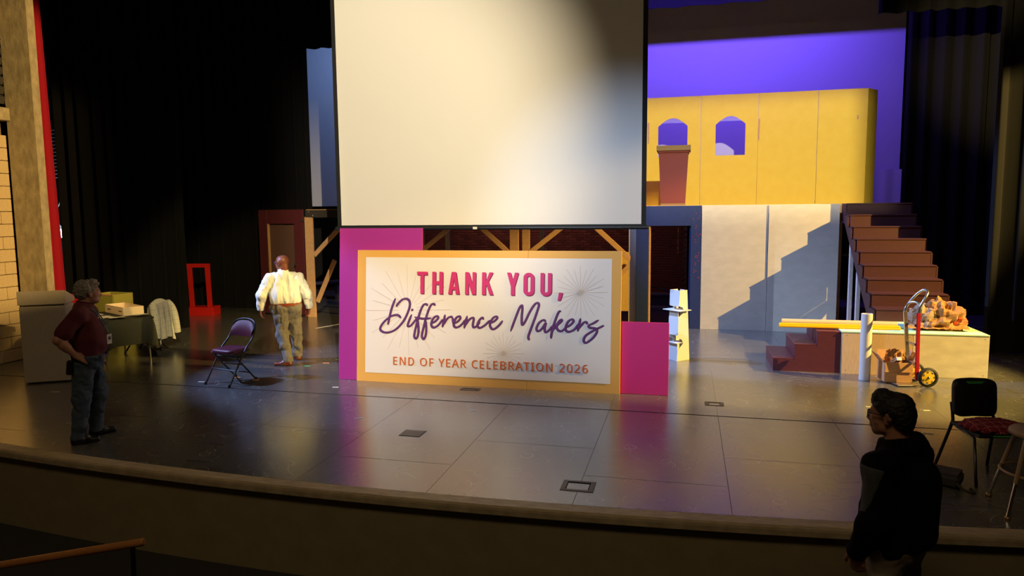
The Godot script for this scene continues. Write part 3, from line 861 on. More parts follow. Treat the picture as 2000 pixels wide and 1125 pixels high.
	for f in [[0.235, 0.0, 0.285, 1.05]]:
		var q := [v(-f[0], 0.03, f[0]), v(f[0], 0.03, f[0]), v(f[2], f[3], f[2]), v(-f[2], f[3], f[2])]
		for k in 4:
			var b := Basis(Vector3.UP, PI * 0.5 * k)
			pm.quad(b * q[0], b * q[1], b * q[2], b * q[3])
	part(pl, "body", pm, M.planter)
	part(pl, "rim", bx(v(0, 1.11, 0), v(0.65, 0.1, 0.65), 0.004), M.tan)
	part(pl, "rim_lip", bx(v(0, 1.05, 0), v(0.6, 0.05, 0.6), 0.004), M.planter)
	part(pl, "foot", bx(v(0, 0.018, 0), v(0.49, 0.036, 0.49), 0.003), M.tan)
	# blue doorway flat
	var d := thing("blue_door_flat", "dark blue door frame flat with empty opening under yellow wall", "door frame", v(-0.26, 0, -14.34))
	part(d, "jamb", bx(v(-0.6, 1.21, 0), v(0.24, 2.42, 0.03), 0.002), M.blue_flat)
	part(d, "jamb", bx(v(0.43, 1.21, 0), v(0.2, 2.42, 0.03), 0.002), M.blue_flat)
	part(d, "header", bx(v(-0.075, 2.225, 0), v(0.81, 0.39, 0.03), 0.002), M.blue_flat)
	part(d, "reveal", bx(v(-0.462, 1.015, -0.1), v(0.03, 2.03, 0.18), 0.002), M.pine)
	part(d, "reveal", bx(v(0.318, 1.015, -0.1), v(0.03, 2.03, 0.18), 0.002), M.blue_flat)
	var chips := MB.new()
	var r := RandomNumberGenerator.new(); r.seed = 4
	for k in 34:
		chips.lathe([Vector2(0, 0), Vector2(r.randf_range(0.004, 0.013), 0)], v(0.43 + r.randfn(0, 0.035), 0.9 + 1.4 * pow(r.randf(), 0.7), 0.0157), 6, Basis(Vector3.RIGHT, Vector3.BACK, Vector3.DOWN))
	part(d, "paint_spatter", chips, M.red_chip).set_meta("kind", "stuff")
	# two pale flats
	for k in 2:
		var f := thing("grey_flat", ["pale grey scenery flat touching the blue door frame", "pale grey scenery flat beside the maroon stairs"][k], "scenery flat", v([0.885, 2.12][k], 0, [-14.33, -14.3][k]))
		part(f, "face", bx(v(0, 1.21, 0), v([1.22, 1.24][k], 2.42, 0.012), 0.002), M.grey_flat)
		for x in [-0.57, 0.57]: part(f, "stile", bx(v(x, 1.2, -0.03), v(0.07, 2.38, 0.04), 0.003), M.pine)
		for y2 in [0.06, 2.34]: part(f, "rail", bx(v(0, y2, -0.03), v(1.06, 0.07, 0.04), 0.003), M.pine_across)

func build_stairs() -> void:
	var t := thing("maroon_stairs", "maroon wooden stairs leading up to the platform beside black curtain", "stairs", v(2.82, 0, -14.14))
	var w := 1.08; var rise := 0.2033; var run := 0.292
	for k in 9:   # k = 0 at the deck
		var y := 2.43 - rise * k; var z := run * k
		part(t, "tread", bx(v(w * 0.5, y - 0.012, z - run * 0.5 + 0.012), v(w, 0.024, run + 0.02), 0.003), M.maroon)
		part(t, "riser", bx(v(w * 0.5, y - 0.012 - rise * 0.5, z + 0.002), v(w - 0.02, rise - 0.02, 0.016), 0.001), M.maroon)
	for x in [0.0, w]:
		var poly := PackedVector2Array()   # local x = z axis of stairs, y up
		poly.append(Vector2(-run, 2.43))
		for k in 9:
			poly.append(Vector2(run * k - 0.004, 2.405 - rise * k))
			poly.append(Vector2(run * k - 0.004, 2.405 - rise * (k + 1)))
		poly.append(Vector2(run * 8 - 0.004, 0.0))
		poly.append(Vector2(run * 7, 0.0))
		poly.append(Vector2(run * 7, 0.55))
		poly.append(Vector2(-run * 0.2, 2.1))
		poly.append(Vector2(-run, 2.1))
		var m := MB.new()
		m.prism(poly, Transform3D(Basis(Vector3.BACK, Vector3.UP, Vector3.LEFT), Vector3(x - (0.024 if x == 0.0 else 0.0), 0, 0)), 0.024)
		part(t, "stringer", m, M.maroon)
	for z in [0.45, 1.05]:
		for x in [0.02, w - 0.02]:
			var h: float = 2.43 - rise * (z / run) - 0.3
			part(t, "leg", bx(v(x, h * 0.5, z), v(0.06, h, 0.09), 0.003), M.pine_grey)
	var sc := MB.new()
	for k in 8:
		sc.lathe([Vector2(0.007, 0), Vector2(0, 0.004)], v(-0.0245, 2.3 - rise * k, run * k - 0.05), 6, Basis(Vector3.UP, Vector3.LEFT, Vector3.BACK))
	part(t, "screws", sc, M.steel).set_meta("kind", "stuff")

	# white box with the small steps against its left side
	var b := thing("stage_box", "low whitewashed stage box with pale green top below the stairs", "stage box", v(3.06, 0, -11.25))
	part(b, "front_panel", bx(v(-0.46, 0.295, 0.53), v(0.9, 0.59, 0.018), 0.002), M.box_ply, "bare plywood front panel")
	part(b, "front_panel", bx(v(0.46, 0.295, 0.53), v(0.93, 0.59, 0.018), 0.002), M.box_white)
	for s in [-1, 1]: part(b, "side_panel", bx(v(s * 0.91, 0.295, 0), v(0.018, 0.59, 1.05), 0.002), M.box_white)
	part(b, "back_panel", bx(v(0, 0.295, -0.53), v(1.8, 0.59, 0.018), 0.002), M.box_white)
	part(b, "top", bx(v(0, 0.599, 0), v(1.85, 0.018, 1.09), 0.002), M.mint, "mint and pale yellow painted top")
	var sw := MB.new()
	for p in [Vector2(-0.85, 0.55), Vector2(-0.05, 0.55), Vector2(0.05, 0.55), Vector2(0.87, 0.55), Vector2(-0.85, 0.05), Vector2(0.1, 0.05), Vector2(0.87, 0.05)]:
		sw.lathe([Vector2(0.006, 0), Vector2(0, 0.003)], v(p.x, p.y, 0.539), 6, Basis(Vector3.RIGHT, Vector3.BACK, Vector3.DOWN))
	part(b, "screws", sw, M.slot).set_meta("kind", "stuff")

	var s := thing("small_steps", "three small maroon steps against the left end of stage box", "steps", v(1.24, 0, -10.74))
	var dz := 0.95
	var sx := [0.0, 0.29, 0.59, 0.895]; var sy := [0.19, 0.4, 0.595]
	for k in 3:
		part(s, "tread", bx(v((sx[k] + sx[k + 1]) * 0.5 - 0.004, sy[k] - 0.01, -dz * 0.5), v(sx[k + 1] - sx[k] + 0.008, 0.02, dz), 0.002), M.maroon_red)
		var y0: float = 0.0 if k == 0 else sy[k - 1]
		part(s, "riser", bx(v(sx[k] + 0.008, (y0 + sy[k] - 0.02) * 0.5, -dz * 0.5), v(0.016, sy[k] - 0.02 - y0, dz - 0.002), 0.001), M.maroon_red)
	for z in [0.0, -dz]:
		var poly := PackedVector2Array([Vector2(0.016, 0), Vector2(0.895, 0), Vector2(0.895, sy[2] - 0.02), Vector2(sx[2], sy[2] - 0.02), Vector2(sx[2], sy[1] - 0.02), Vector2(sx[1], sy[1] - 0.02), Vector2(sx[1], sy[0] - 0.02), Vector2(0.016, sy[0] - 0.02)])
		var m := MB.new()
		m.prism(poly, Transform3D(Basis.IDENTITY, v(0, 0, z + (0.012 if z < 0 else 0.004))), 0.016)
		part(s, "side_panel", m, M.maroon_red)

# ---------------------------------------------------------------- props at right
func crumple(c: Vector3, s: Vector3, sd: int, amp := 0.28, n := 34, flat := 0.0) -> MB:   # a crushed sheet of paper: a lumpy faceted shell, flat underneath
	var m := MB.new()
	var nz := noise(sd, 1.0, 2)
	var rg := noise(sd + 9, 1.0, 1, FastNoiseLite.TYPE_CELLULAR)
	rg.cellular_return_type = FastNoiseLite.RETURN_DISTANCE2_SUB
	var f := func(a: float, b: float) -> Vector3:
		var th := a * TAU; var ph := (b - 0.5) * PI
		var d := Vector3(cos(ph) * cos(th), sin(ph), -cos(ph) * sin(th))
		var q := d * 1.3 + Vector3.ONE * sd
		var r := 1.0 + amp * nz.get_noise_3dv(q * 1.2) * 1.5 + amp * 0.9 * (rg.get_noise_3dv(q * 1.7) + 0.7) - amp * 0.35 * absf(nz.get_noise_3dv(q * 5.0))
		var p := d * r * s
		p.y = maxf(p.y, -s.y * 0.55)
		return c + p
	m.grid(f, n, n / 2, false, true)
	return m

func build_right_props() -> void:
	# tubes across the steps and the box top
	var t := MB.new(); t.tube([v(-0.78, 0, 0), v(0.78, 0, 0.02)], 0.048, 16)
	solo("cardboard_tube", t, M.card_tan, "tan cardboard tube lying across the steps and box top", "tube", v(2.17, 0.657, -11.14))
	var t2 := MB.new(); t2.box(v(0, 0.004, 0), v(1.62, 0.058, 0.06), 0.012); t2.box(v(0.0, -0.008, 0.04), v(1.62, 0.034, 0.03), 0.008)
	solo("yellow_rail", t2, M.tube_yellow, "yellow plastic rail lying beside the tan tube", "rail", v(2.14, 0.634, -10.97))
	var t3 := MB.new()
	t3.lathe([Vector2(0.055, 0.0), Vector2(0.069, 0.0), Vector2(0.071, 0.004), Vector2(0.071, 0.906), Vector2(0.069, 0.91), Vector2(0.058, 0.91), Vector2(0.058, 0.5), Vector2(0.0, 0.5)], Vector3.ZERO, 28, Basis.IDENTITY, false)
	solo("standing_tube", t3, M.tube_pale, "pale cardboard tube standing upright before the stage box", "tube", v(2.38, 0, -10.38))
	# hand truck
	var h := thing("hand_truck", "red and silver hand truck with yellow wheels holding cardboard box", "hand truck", v(2.93, 0, -10.22), 12)
	for s in [-1, 1]:
		var rail := MB.new()
		rail.beam(v(0.0, 0.08, 0.1 * s), v(-0.02 if s > 0 else -0.09, 0.97, 0.1 * s), 0.045, 0.03, Vector3.BACK)
		part(h, "rail", rail, M.truck_red if s > 0 else M.alu)
		var w := MB.new(); var bw := Basis(Vector3.RIGHT, Vector3.BACK, Vector3.DOWN)
		w.lathe([Vector2(0.1, -0.022), Vector2(0.125, -0.018), Vector2(0.13, 0.0), Vector2(0.125, 0.018), Vector2(0.1, 0.022)], v(0.11, 0.13, 0.16 * s), 28, bw)
		w.lathe([Vector2(0.1, 0.022), Vector2(0.095, 0.0), Vector2(0.1, -0.022)], v(0.11, 0.13, 0.16 * s), 28, bw)
		var wh := part(h, "tyre", w, M.rubber)
		var hub := MB.new()
		hub.lathe([Vector2(0, -0.014), Vector2(0.085, -0.014), Vector2(0.085, 0.014), Vector2(0.03, 0.02), Vector2(0, 0.02)], v(0.11, 0.13, 0.16 * s), 28, bw, false)
		part(wh, "hub", hub, M.wheel_yellow)
		var holes := MB.new()
		for k in 7:
			var a := TAU * k / 7
			holes.lathe([Vector2(0.016, 0), Vector2(0, 0.003)], v(0.11 + 0.068 * cos(a), 0.13 + 0.068 * sin(a), 0.16 * s + 0.016), 8, bw)
		holes.lathe([Vector2(0.02, 0), Vector2(0.012, 0.014), Vector2(0, 0.014)], v(0.11, 0.13, 0.16 * s + 0.02), 10, bw)
		part(wh, "spoke_holes", holes, M.steel)
	for y in [0.3, 0.55, 0.8]:
		part(h, "cross_bar", bx(v(-0.01 - y * 0.05, y, 0), v(0.025, 0.03, 0.2), 0.003), M.alu)
	part(h, "toe_plate", bx(v(-0.13, 0.018, 0), v(0.26, 0.012, 0.3), 0.003), M.alu)
	var ax := MB.new(); ax.tube([v(0.11, 0.13, -0.17), v(0.11, 0.13, 0.17)], 0.012, 8)
	part(h, "axle", ax, M.steel)
	var lp := MB.new()
	lp.tube(smooth_path([v(-0.02, 0.95, 0.1), v(0.0, 1.06, 0.1), v(0.07, 1.18, 0.09), v(0.12, 1.24, 0.03), v(0.1, 1.25, -0.05), v(0.02, 1.16, -0.1), v(-0.08, 1.02, -0.1), v(-0.09, 0.95, -0.1)], 5), 0.016, 10)
	part(h, "handle_loop", lp, M.alu)
	var lp2 := MB.new()
	lp2.tube(smooth_path([v(-0.09, 0.95, -0.1), v(-0.07, 1.06, -0.08), v(-0.02, 1.1, 0.0), v(0.01, 1.05, 0.08), v(0.0, 0.95, 0.1)], 5), 0.014, 8)
	part(h, "handle_loop", lp2, M.alu)
	# open carton on the toe plate
	var b := thing("cardboard_box", "open cardboard box of crumpled paper on the hand truck", "box", v(2.74, 0.026, -10.35), 4)
	var W := 0.34; var D := 0.3; var H := 0.26
	part(b, "wall", bx(v(0, H * 0.5, D * 0.5), v(W, H, 0.006), 0.0), M.cardboard)
	part(b, "wall", bx(v(0, H * 0.5, -D * 0.5), v(W, H, 0.006), 0.0), M.cardboard)
	part(b, "wall", bx(v(-W * 0.5, H * 0.5, 0), v(0.006, H, D - 0.006), 0.0), M.cardboard)
	part(b, "wall", bx(v(W * 0.5, H * 0.5, 0), v(0.006, H, D - 0.006), 0.0), M.cardboard)
	part(b, "bottom", bx(v(0, 0.004, 0), v(W, 0.006, D), 0.0), M.cardboard)
	for f in [[v(0, H + 0.055, -D * 0.5 - 0.02), v(W, 0.13, 0.005), Basis(Vector3.RIGHT, -0.25)], [v(0.0, H - 0.062, D * 0.5 + 0.012), v(W, 0.125, 0.005), Basis(Vector3.RIGHT, -0.07)], [v(-W * 0.5 - 0.045, H + 0.05, 0), v(0.005, 0.14, D), Basis(Vector3.BACK, 0.65)], [v(W * 0.5 + 0.03, H + 0.06, 0), v(0.005, 0.14, D), Basis(Vector3.BACK, -0.4)]]:
		part(b, "flap", bx(f[0], f[1], 0.0, f[2]), M.cardboard)
	var tp := MB.new(); tp.box(v(-0.01, 0.13, D * 0.5 + 0.0038), v(W, 0.004, 0.001), 0.0)
	solo("crumpled_paper", crumple(v(0, 0.1, 0), v(0.13, 0.15, 0.11), 5, 0.26, 34), M.kraft, "crumpled brown paper stuffed in the open cardboard box", "paper", v(2.74, 0.2, -10.36))
	solo("paper_pad", bx(v(0, 0, 0), v(0.06, 0.05, 0.02), 0.004, Basis(Vector3.RIGHT, -0.5)), M.white_card, "small white card resting on paper in the cardboard box", "card", v(2.76, 0.33, -10.24))
	# crumpled kraft paper heap on the box top: sheets pushed together
	var p := thing("paper_heap", "big heap of crumpled brown kraft paper on the stage box", "paper", v(3.42, 0.61, -11.22))
	part(p, "crushed_sheet", crumple(v(0.12, 0.13, 0.0), v(0.31, 0.26, 0.26), 12, 0.26, 44), M.kraft)
	part(p, "crushed_sheet", crumple(v(-0.12, 0.12, 0.02), v(0.2, 0.22, 0.2), 15, 0.24, 36), M.kraft_pale)
	part(p, "crushed_sheet", crumple(v(0.3, 0.12, -0.04), v(0.14, 0.2, 0.2), 18, 0.22, 32), M.orange_paper, "orange sheet")
	var sh := MB.new(); var nz := noise(41, 1.6, 3)
	sh.grid(func(a, c):
		var x := lerpf(-0.37, 0.42, a); var z := lerpf(0.27, 0.02, c)
		return v(x, 0.02 + 0.1 * c * c + 0.06 * sin(a * PI) * c + 0.045 * absf(nz.get_noise_2d(x * 5.0, z * 5.0)) + 0.04 * maxf(0.0, 0.25 - a), z + 0.02 * nz.get_noise_2d(x * 4.0, 3.0)), 40, 10)
	part(p, "loose_sheet", sh, M.kraft)
	var tape := MB.new(); tape.box(v(0, 0, 0), v(0.5, 0.003, 0.012), 0.0)
	solo("tape_line", tape, M.slot, "thin dark tape line on the stage box top beside paper", "tape", v(3.85, 0.61, -11.45), 60)
	var blue := MB.new(); blue.box(v(0, 0, 0), v(0.42, 0.003, 0.1), 0.0)
	solo("painted_strip", blue, M.blue_sheet, "pale blue painted strip on box top behind the hand truck", "paint mark", v(3.0, 0.61, -10.86))
	# white card display stand
	var d := thing("display_stand", "white card display stand with shelves behind the pink panel", "display stand", v(-0.1, 0, -11.27), -44)
	var sd := PackedVector2Array([Vector2(-0.14, 0), Vector2(0.13, 0), Vector2(0.06, 1.1), Vector2(-0.1, 1.1), Vector2(-0.11, 0.86), Vector2(-0.03, 0.83), Vector2(-0.0, 0.76), Vector2(-0.12, 0.68), Vector2(-0.125, 0.36), Vector2(-0.04, 0.33), Vector2(-0.01, 0.27), Vector2(-0.13, 0.17)])
	for s in [-1, 1]:
		var m := MB.new()
		m.prism(sd, Transform3D(Basis(Vector3.FORWARD, Vector3.UP, Vector3.RIGHT), v(0.1 * s + 0.003, 0, 0)), 0.006)
		part(d, "side", m, M.white_card)
	for q in [[0.0, 0.27, 0.13], [0.4, 0.78, 0.12], [0.85, 1.1, 0.105]]:
		part(d, "front_sheet", bx(v(0, (q[0] + q[1]) * 0.5, q[2] - 0.004), v(0.19, q[1] - q[0], 0.006), 0.0), M.white_card)
	part(d, "back_sheet", bx(v(0, 0.55, -0.06), v(0.09, 1.1, 0.006), 0.0), M.white_card)
	part(d, "shelf", bx(v(0, 0.79, 0.05), v(0.36, 0.012, 0.26), 0.003), M.white_card)
	part(d, "shelf", bx(v(0, 0.28, 0.03), v(0.2, 0.012, 0.26), 0.003), M.white_card)
	# black stacking chair with a plaid shirt
	var c := thing("black_chair", "black stacking chair with green tape on its back by stage edge", "chair", v(2.52, 0, -6.72), 12)
	var back := MB.new()
	back.grid(func(a, b):
		var th: float = a * TAU
		var cx: float = pow(absf(cos(th)), 0.35) * signf(cos(th)); var sy: float = pow(absf(sin(th)), 0.35) * signf(sin(th))
		var k: float = [1.0, 1.0, 0.95, 0.0][int(round(b * 3.0))]
		var z: float = [-0.028, 0.014, 0.024, 0.024][int(round(b * 3.0))]
		return v(cx * 0.185 * k, 0.65 + sy * 0.165 * k, -0.22 + z - 0.1 * (sy * 0.165 * k) + 0.03 * absf(cx * k)), 40, 3)
	part(c, "backrest", back, M.black_plastic)
	part(c, "tape_strip", bx(v(0.0, 0.785, -0.2), v(0.22, 0.022, 0.004), 0.0, Basis(Vector3.RIGHT, 0.1)), M.tape_green, "green tape strip")
	var seat := MB.new(); seat.box(v(0, 0.43, 0.02), v(0.42, 0.03, 0.42), 0.012)
	part(c, "seat", seat, M.black_plastic)
	part(c, "tape_strip", bx(v(0.05, 0.435, 0.232), v(0.28, 0.012, 0.004), 0.0), M.tape_green, "green tape strip")
	for s in [-1, 1]:
		var l1 := MB.new(); l1.tube(smooth_path([v(0.17 * s, 0.6, -0.24), v(0.175 * s, 0.48, -0.2), v(0.185 * s, 0.4, -0.2), v(0.23 * s, 0.0, -0.33)], 4), 0.014, 8)
		part(c, "leg", l1, M.black_metal)
		var l2 := MB.new(); l2.tube([v(0.19 * s, 0.42, -0.1), v(0.2 * s, 0.4, 0.16), v(0.21 * s, 0.0, 0.24)], 0.013, 8)
		part(c, "leg", l2, M.chrome_dark)
	var pl := MB.new(); var n2 := noise(61, 2.0, 3)
	pl.grid(func(a, b):
		var th: float = a * TAU
		var r: float = 1.0 + 0.18 * n2.get_noise_2d(cos(th) * 1.2, sin(th) * 1.2 + b)
		var q: float = sin(b * PI * 0.5)
		return v(0.03 + cos(th) * 0.26 * r * cos(b * PI * 0.5), 0.447 + 0.075 * q + 0.022 * absf(n2.get_noise_2d(cos(th) * 4.0 * (1.0 - b), sin(th) * 4.0 * (1.0 - b))) * (1.2 - b), 0.04 - sin(th) * 0.19 * r * cos(b * PI * 0.5)), 56, 14)
	solo("plaid_shirt", pl, M.plaid, "red and black plaid shirt crumpled on the black chair", "shirt", v(2.52, 0, -6.72), 12)
	# tan stool cut by the frame
	var s := thing("round_stool", "tan metal stool with chrome foot tips beside the black chair", "stool", v(2.6, 0, -6.02))
	var sm := MB.new(); sm.lathe([Vector2(0, 0.59), Vector2(0.17, 0.59), Vector2(0.185, 0.6), Vector2(0.185, 0.625), Vector2(0.17, 0.64), Vector2(0, 0.645)], Vector3.ZERO, 30)
	part(s, "seat", sm, M.tan_metal)
	for k in 4:
		var a := deg_to_rad(40.0 + 90.0 * k)
		var dr := v(-cos(a), 0, sin(a))
		var m := MB.new(); m.tube([dr * 0.15 + v(0, 0.59, 0), dr * 0.25 + v(0, 0.26, 0)], 0.016, 10)
		var lg := part(s, "leg", m, M.tan_metal)
		var m2 := MB.new(); m2.tube([dr * 0.25 + v(0, 0.26, 0), dr * 0.325 + v(0, 0.015, 0)], 0.013, 10)
		part(lg, "chrome_foot", m2, M.chrome)
		var m3 := MB.new(); m3.lathe([Vector2(0, 0), Vector2(0.022, 0), Vector2(0.02, 0.02), Vector2(0.0, 0.024)], dr * 0.325, 12)
		part(lg, "foot_tip", m3, M.brass)
	var ring := []
	for k in 28: ring.append(v(cos(TAU * k / 28) * 0.225, 0.31, sin(TAU * k / 28) * 0.225))
	var rm := MB.new(); rm.tube(ring, 0.012, 8, false, true)
	part(s, "foot_ring", rm, M.tan_metal)
	# soft bag on the floor
	var bag := thing("flat_bag", "dark grey soft bag lying on stage beside the black chair", "bag", v(2.05, 0, -6.55), -28)
	var bm := MB.new(); bm.box(v(0, 0.055, 0), v(0.46, 0.1, 0.24), 0.022); bm.box(v(0.02, 0.108, -0.01), v(0.4, 0.016, 0.2), 0.006)
	part(bag, "body", bm, M.bag)
	var st := MB.new(); st.tube(smooth_path([v(0.2, 0.06, 0.1), v(0.28, 0.03, 0.16), v(0.34, 0.006, 0.1), v(0.3, 0.006, 0.02)], 5), 0.01, 6)
	part(bag, "strap", st, M.bag)

# ---------------------------------------------------------------- props at left
func build_left_props() -> void:
	var l := thing("lectern", "grey laminate lectern standing beside the concrete block wall", "lectern", v(-8.64, 0, -7.9), 31)
	part(l, "body", bx(v(0, 0.55, -0.2), v(0.56, 1.06, 0.4), 0.004), M.laminate)
	part(l, "plinth", bx(v(0, 0.012, -0.2), v(0.5, 0.024, 0.34), 0.002), M.black_plastic)
	part(l, "neck", bx(v(0, 1.09, -0.22), v(0.5, 0.034, 0.32), 0.0), M.laminate)
	var top := MB.new()
	top.prism(PackedVector2Array([Vector2(0, 0), Vector2(0.44, 0), Vector2(0.44, 0.06), Vector2(0, 0.19)]), Transform3D(Basis(Vector3.FORWARD, Vector3.UP, Vector3.RIGHT), v(0.29, 1.105, 0.015)), 0.58)
	part(l, "slanted_top", top, M.laminate)
	# table under a dark cloth
	var tx := v(-8.86, 0, -9.38)
	var t := thing("folding_table", "folding table with bent steel legs under a dark cloth", "table", tx, -27)
	part(t, "tabletop", bx(v(0, 0.715, 0), v(1.2, 0.03, 0.74), 0.004), M.black_plastic)
	for s in [-1, 1]:
		var m := MB.new()
		m.tube(smooth_path([v(0.5 * s, 0.0, 0.32), v(0.5 * s, 0.35, 0.3), v(0.5 * s, 0.44, 0.22), v(0.5 * s, 0.47, 0.0), v(0.5 * s, 0.44, -0.22), v(0.5 * s, 0.35, -0.3), v(0.5 * s, 0.0, -0.32)], 5), 0.014, 8)
		m.tube([v(0.5 * s, 0.46, 0.1), v(0.5 * s, 0.7, 0.1)], 0.012, 6); m.tube([v(0.5 * s, 0.46, -0.1), v(0.5 * s, 0.7, -0.1)], 0.012, 6)
		part(t, "leg_frame", m, M.steel)
	var cl := MB.new(); var nz := noise(71, 1.0, 2)
	cl.grid(func(a, b):
		# rounded rectangle outline, from table centre out over the edge and down
		var th: float = a * TAU
		var cx: float = pow(absf(cos(th)), 0.28) * signf(cos(th)); var sz: float = pow(absf(sin(th)), 0.28) * signf(sin(th))
		var n := 16.0
		var i: float = b * n
		var w: float = sin(th * 15.0 + 2.0 * nz.get_noise_1d(th * 3.0)) * 0.5 + 0.5 * nz.get_noise_1d(th * 9.0)
		if i <= 6.0:
			return v(cx * 0.615 * i / 6.0, 0.738, -sz * 0.385 * i / 6.0)
		var f: float = (i - 6.0) / 10.0
		var corner: float = pow(minf(absf(cx), absf(sz)), 6.0)
		var drop: float = (0.4 + 0.22 * corner + (0.2 if cx > 0.95 else 0.0) * 0.0) * f
		var outw: float = 0.02 * minf(1.0, f * 4.0) + 0.035 * w * f + 0.06 * f * corner
		return v(cx * (0.615 + outw), 0.738 - drop - 0.004 * f, -sz * (0.385 + outw)), 180, 16)
	solo("tablecloth", cl, M.cloth_black, "dark olive cloth draped over the folding table", "tablecloth", tx, -27)
	# long pale tray with slots, papers
	var c := thing("cream_crate", "cream wooden tray with slots on the dark tablecloth", "tray", v(-8.86, 0.742, -9.6), -27)
	part(c, "bottom", bx(v(0, 0.008, 0), v(0.74, 0.012, 0.3), 0.0), M.crate_cream)
	for z in [-0.15, 0.15]: part(c, "side", bx(v(0, 0.07, z), v(0.74, 0.13, 0.012), 0.002), M.crate_cream)
	for x in [-0.365, 0.365]: part(c, "end", bx(v(x, 0.07, 0), v(0.012, 0.13, 0.29), 0.002), M.crate_cream)
	for x in [-0.2, 0.25]: part(c, "slot", bx(v(x, 0.07, 0.1565), v(0.13, 0.014, 0.002), 0.0), M.slot)
	var pl := [[-8.816, -9.13, -20.0], [-8.5, -9.06, -34.0], [-9.14, -9.27, -25.0], [-8.33, -9.37, -30.0]]
	for k in pl.size():
		var pm := MB.new(); var pz := noise(80 + k, 2.0, 2)
		pm.grid(func(a, b): return v(lerpf(-0.14, 0.14, a), 0.004 + 0.012 * absf(pz.get_noise_2d(a * 2.0, b * 2.0)) + 0.02 * a * a * (k % 2), lerpf(0.11, -0.11, b)), 6, 6)
		solo("paper_sheet", pm, M.paper, ["curled white paper at the front edge of dark tablecloth", "white paper at the right edge of dark tablecloth", "white paper beside the cream tray on tablecloth", "white paper nearest the checked jacket on tablecloth"][k], "paper", v(pl[k][0], 0.742 + 0.004 * k, pl[k][1]), pl[k][2], "papers on the dark tablecloth")
	# chair with a jacket over it
	var ch := folding_chair("maroon folding chair under the checked jacket beside the table", v(-9.0, 0, -10.22), -78)
	var j := MB.new(); var jn := noise(91, 1.3, 2)
	j.grid(func(a, b):   # draped over the back: one half falls in front, the other behind
		var s: float = (a - 0.5) * 2.0
		var over: float = b * 1.15 - 0.42
		var ang: float = clampf(over / 0.08, -PI * 0.5, PI * 0.5)
		var fall: float = maxf(0.0, absf(over) - 0.125)
		var y: float = 0.905 - 0.06 * (1.0 - cos(ang)) - fall - 0.09 * s * s
		var z: float = -0.24 - 0.07 * sin(ang) * 1.0 - signf(over) * 0.07 * fall - 0.03 * sin(s * 9.0 + jn.get_noise_1d(over * 3.0)) * fall * 2.0
		return v(s * (0.25 + 0.06 * fall), y, z), 40, 40)
	var jk := thing("checked_jacket", "pale checked jacket hung over the folding chair back", "jacket", v(-9.0, 0, -10.22), -78)
	part(jk, "body", j, M.jacket)
	for s in [-1, 1]:
		var sl := MB.new()
		sl.tube(smooth_path([v(0.22 * s, 0.83, -0.26), v(0.29 * s, 0.7, -0.31), v(0.31 * s, 0.5, -0.35), v(0.33 * s, 0.27, -0.36)], 4), [0.05, 0.062, 0.065, 0.066, 0.066, 0.066, 0.066, 0.064, 0.063, 0.062, 0.062, 0.062, 0.06], 12)
		part(jk, "sleeve", sl, M.jacket)
	var cr := thing("olive_crate", "olive painted wooden crate standing behind the table", "crate", v(-10.45, 0, -11.05), -6)
	for z in [-0.2, 0.2]: part(cr, "side", bx(v(0, 0.44, z), v(0.56, 0.88, 0.02), 0.003), M.olive)
	for x in [-0.27, 0.27]: part(cr, "end", bx(v(x, 0.44, 0), v(0.02, 0.88, 0.38), 0.003), M.olive)
	part(cr, "corner_post", bx(v(0.24, 0.44, 0.214), v(0.05, 0.88, 0.008), 0.002), M.olive)
	part(cr, "top_rim", bx(v(0, 0.875, 0.214), v(0.56, 0.03, 0.008), 0.002), M.pine_across)
	var rc := thing("red_crate", "red painted wooden crate beside the olive crate", "crate", v(-11.1, 0, -11.0), 0)
	part(rc, "body", bx(v(0, 0.41, 0), v(0.6, 0.82, 0.4), 0.006), M.red_paint)
	part(rc, "top_rim", bx(v(0, 0.83, 0.0), v(0.64, 0.03, 0.44), 0.004), M.red_paint)
	# red open frame on a plinth
	var rf := thing("red_stand", "red painted open frame on a red plinth before black curtain", "stage prop", v(-11.0, 0, -14.3), 12)
	part(rf, "plinth", bx(v(0, 0.1, 0), v(0.66, 0.2, 0.4), 0.004), M.red_paint)
	for x in [-0.22, 0.2]:
		var m := MB.new(); m.beam(v(x, 0.2, 0.05), v(x - 0.02, 1.2, 0.05), 0.11, 0.05, Vector3.BACK)
		part(rf, "upright", m, M.red_paint)
	part(rf, "crossbar", bx(v(-0.03, 1.16, 0.05), v(0.55, 0.09, 0.055), 0.004), M.red_paint)
	# maroon door flat hinged to the platform post
	var d := thing("maroon_door", "maroon door flat with brown recessed panel hinged to platform post", "door", v(-8.4, 0.03, -14.5), -8)
	part(d, "stile", bx(v(-1.15, 1.2, 0), v(0.24, 2.4, 0.035), 0.003), M.maroon_red)
	part(d, "stile", bx(v(-0.14, 1.2, 0), v(0.26, 2.4, 0.035), 0.003), M.maroon_red)
	part(d, "top_rail", bx(v(-0.645, 2.24, 0), v(0.77, 0.32, 0.035), 0.003), M.maroon_red)
	part(d, "bottom_rail", bx(v(-0.645, 0.16, 0), v(0.77, 0.32, 0.035), 0.003), M.maroon_red)
	part(d, "panel", bx(v(-0.645, 1.2, -0.06), v(0.79, 1.8, 0.012), 0.0), M.brown_panel, "brown recessed panel")
	part(d, "edge_strip", bx(v(-1.02, 1.2, -0.02), v(0.02, 1.76, 0.06), 0.0), M.pine)
	var kn := MB.new(); kn.lathe([Vector2(0.02, 0), Vector2(0.012, 0.02), Vector2(0.026, 0.035), Vector2(0.024, 0.05), Vector2(0, 0.056)], v(-0.24, 1.15, 0.018), 14, Basis(Vector3.RIGHT, Vector3.BACK, Vector3.DOWN))
	part(d, "door_knob", kn, M.chrome)
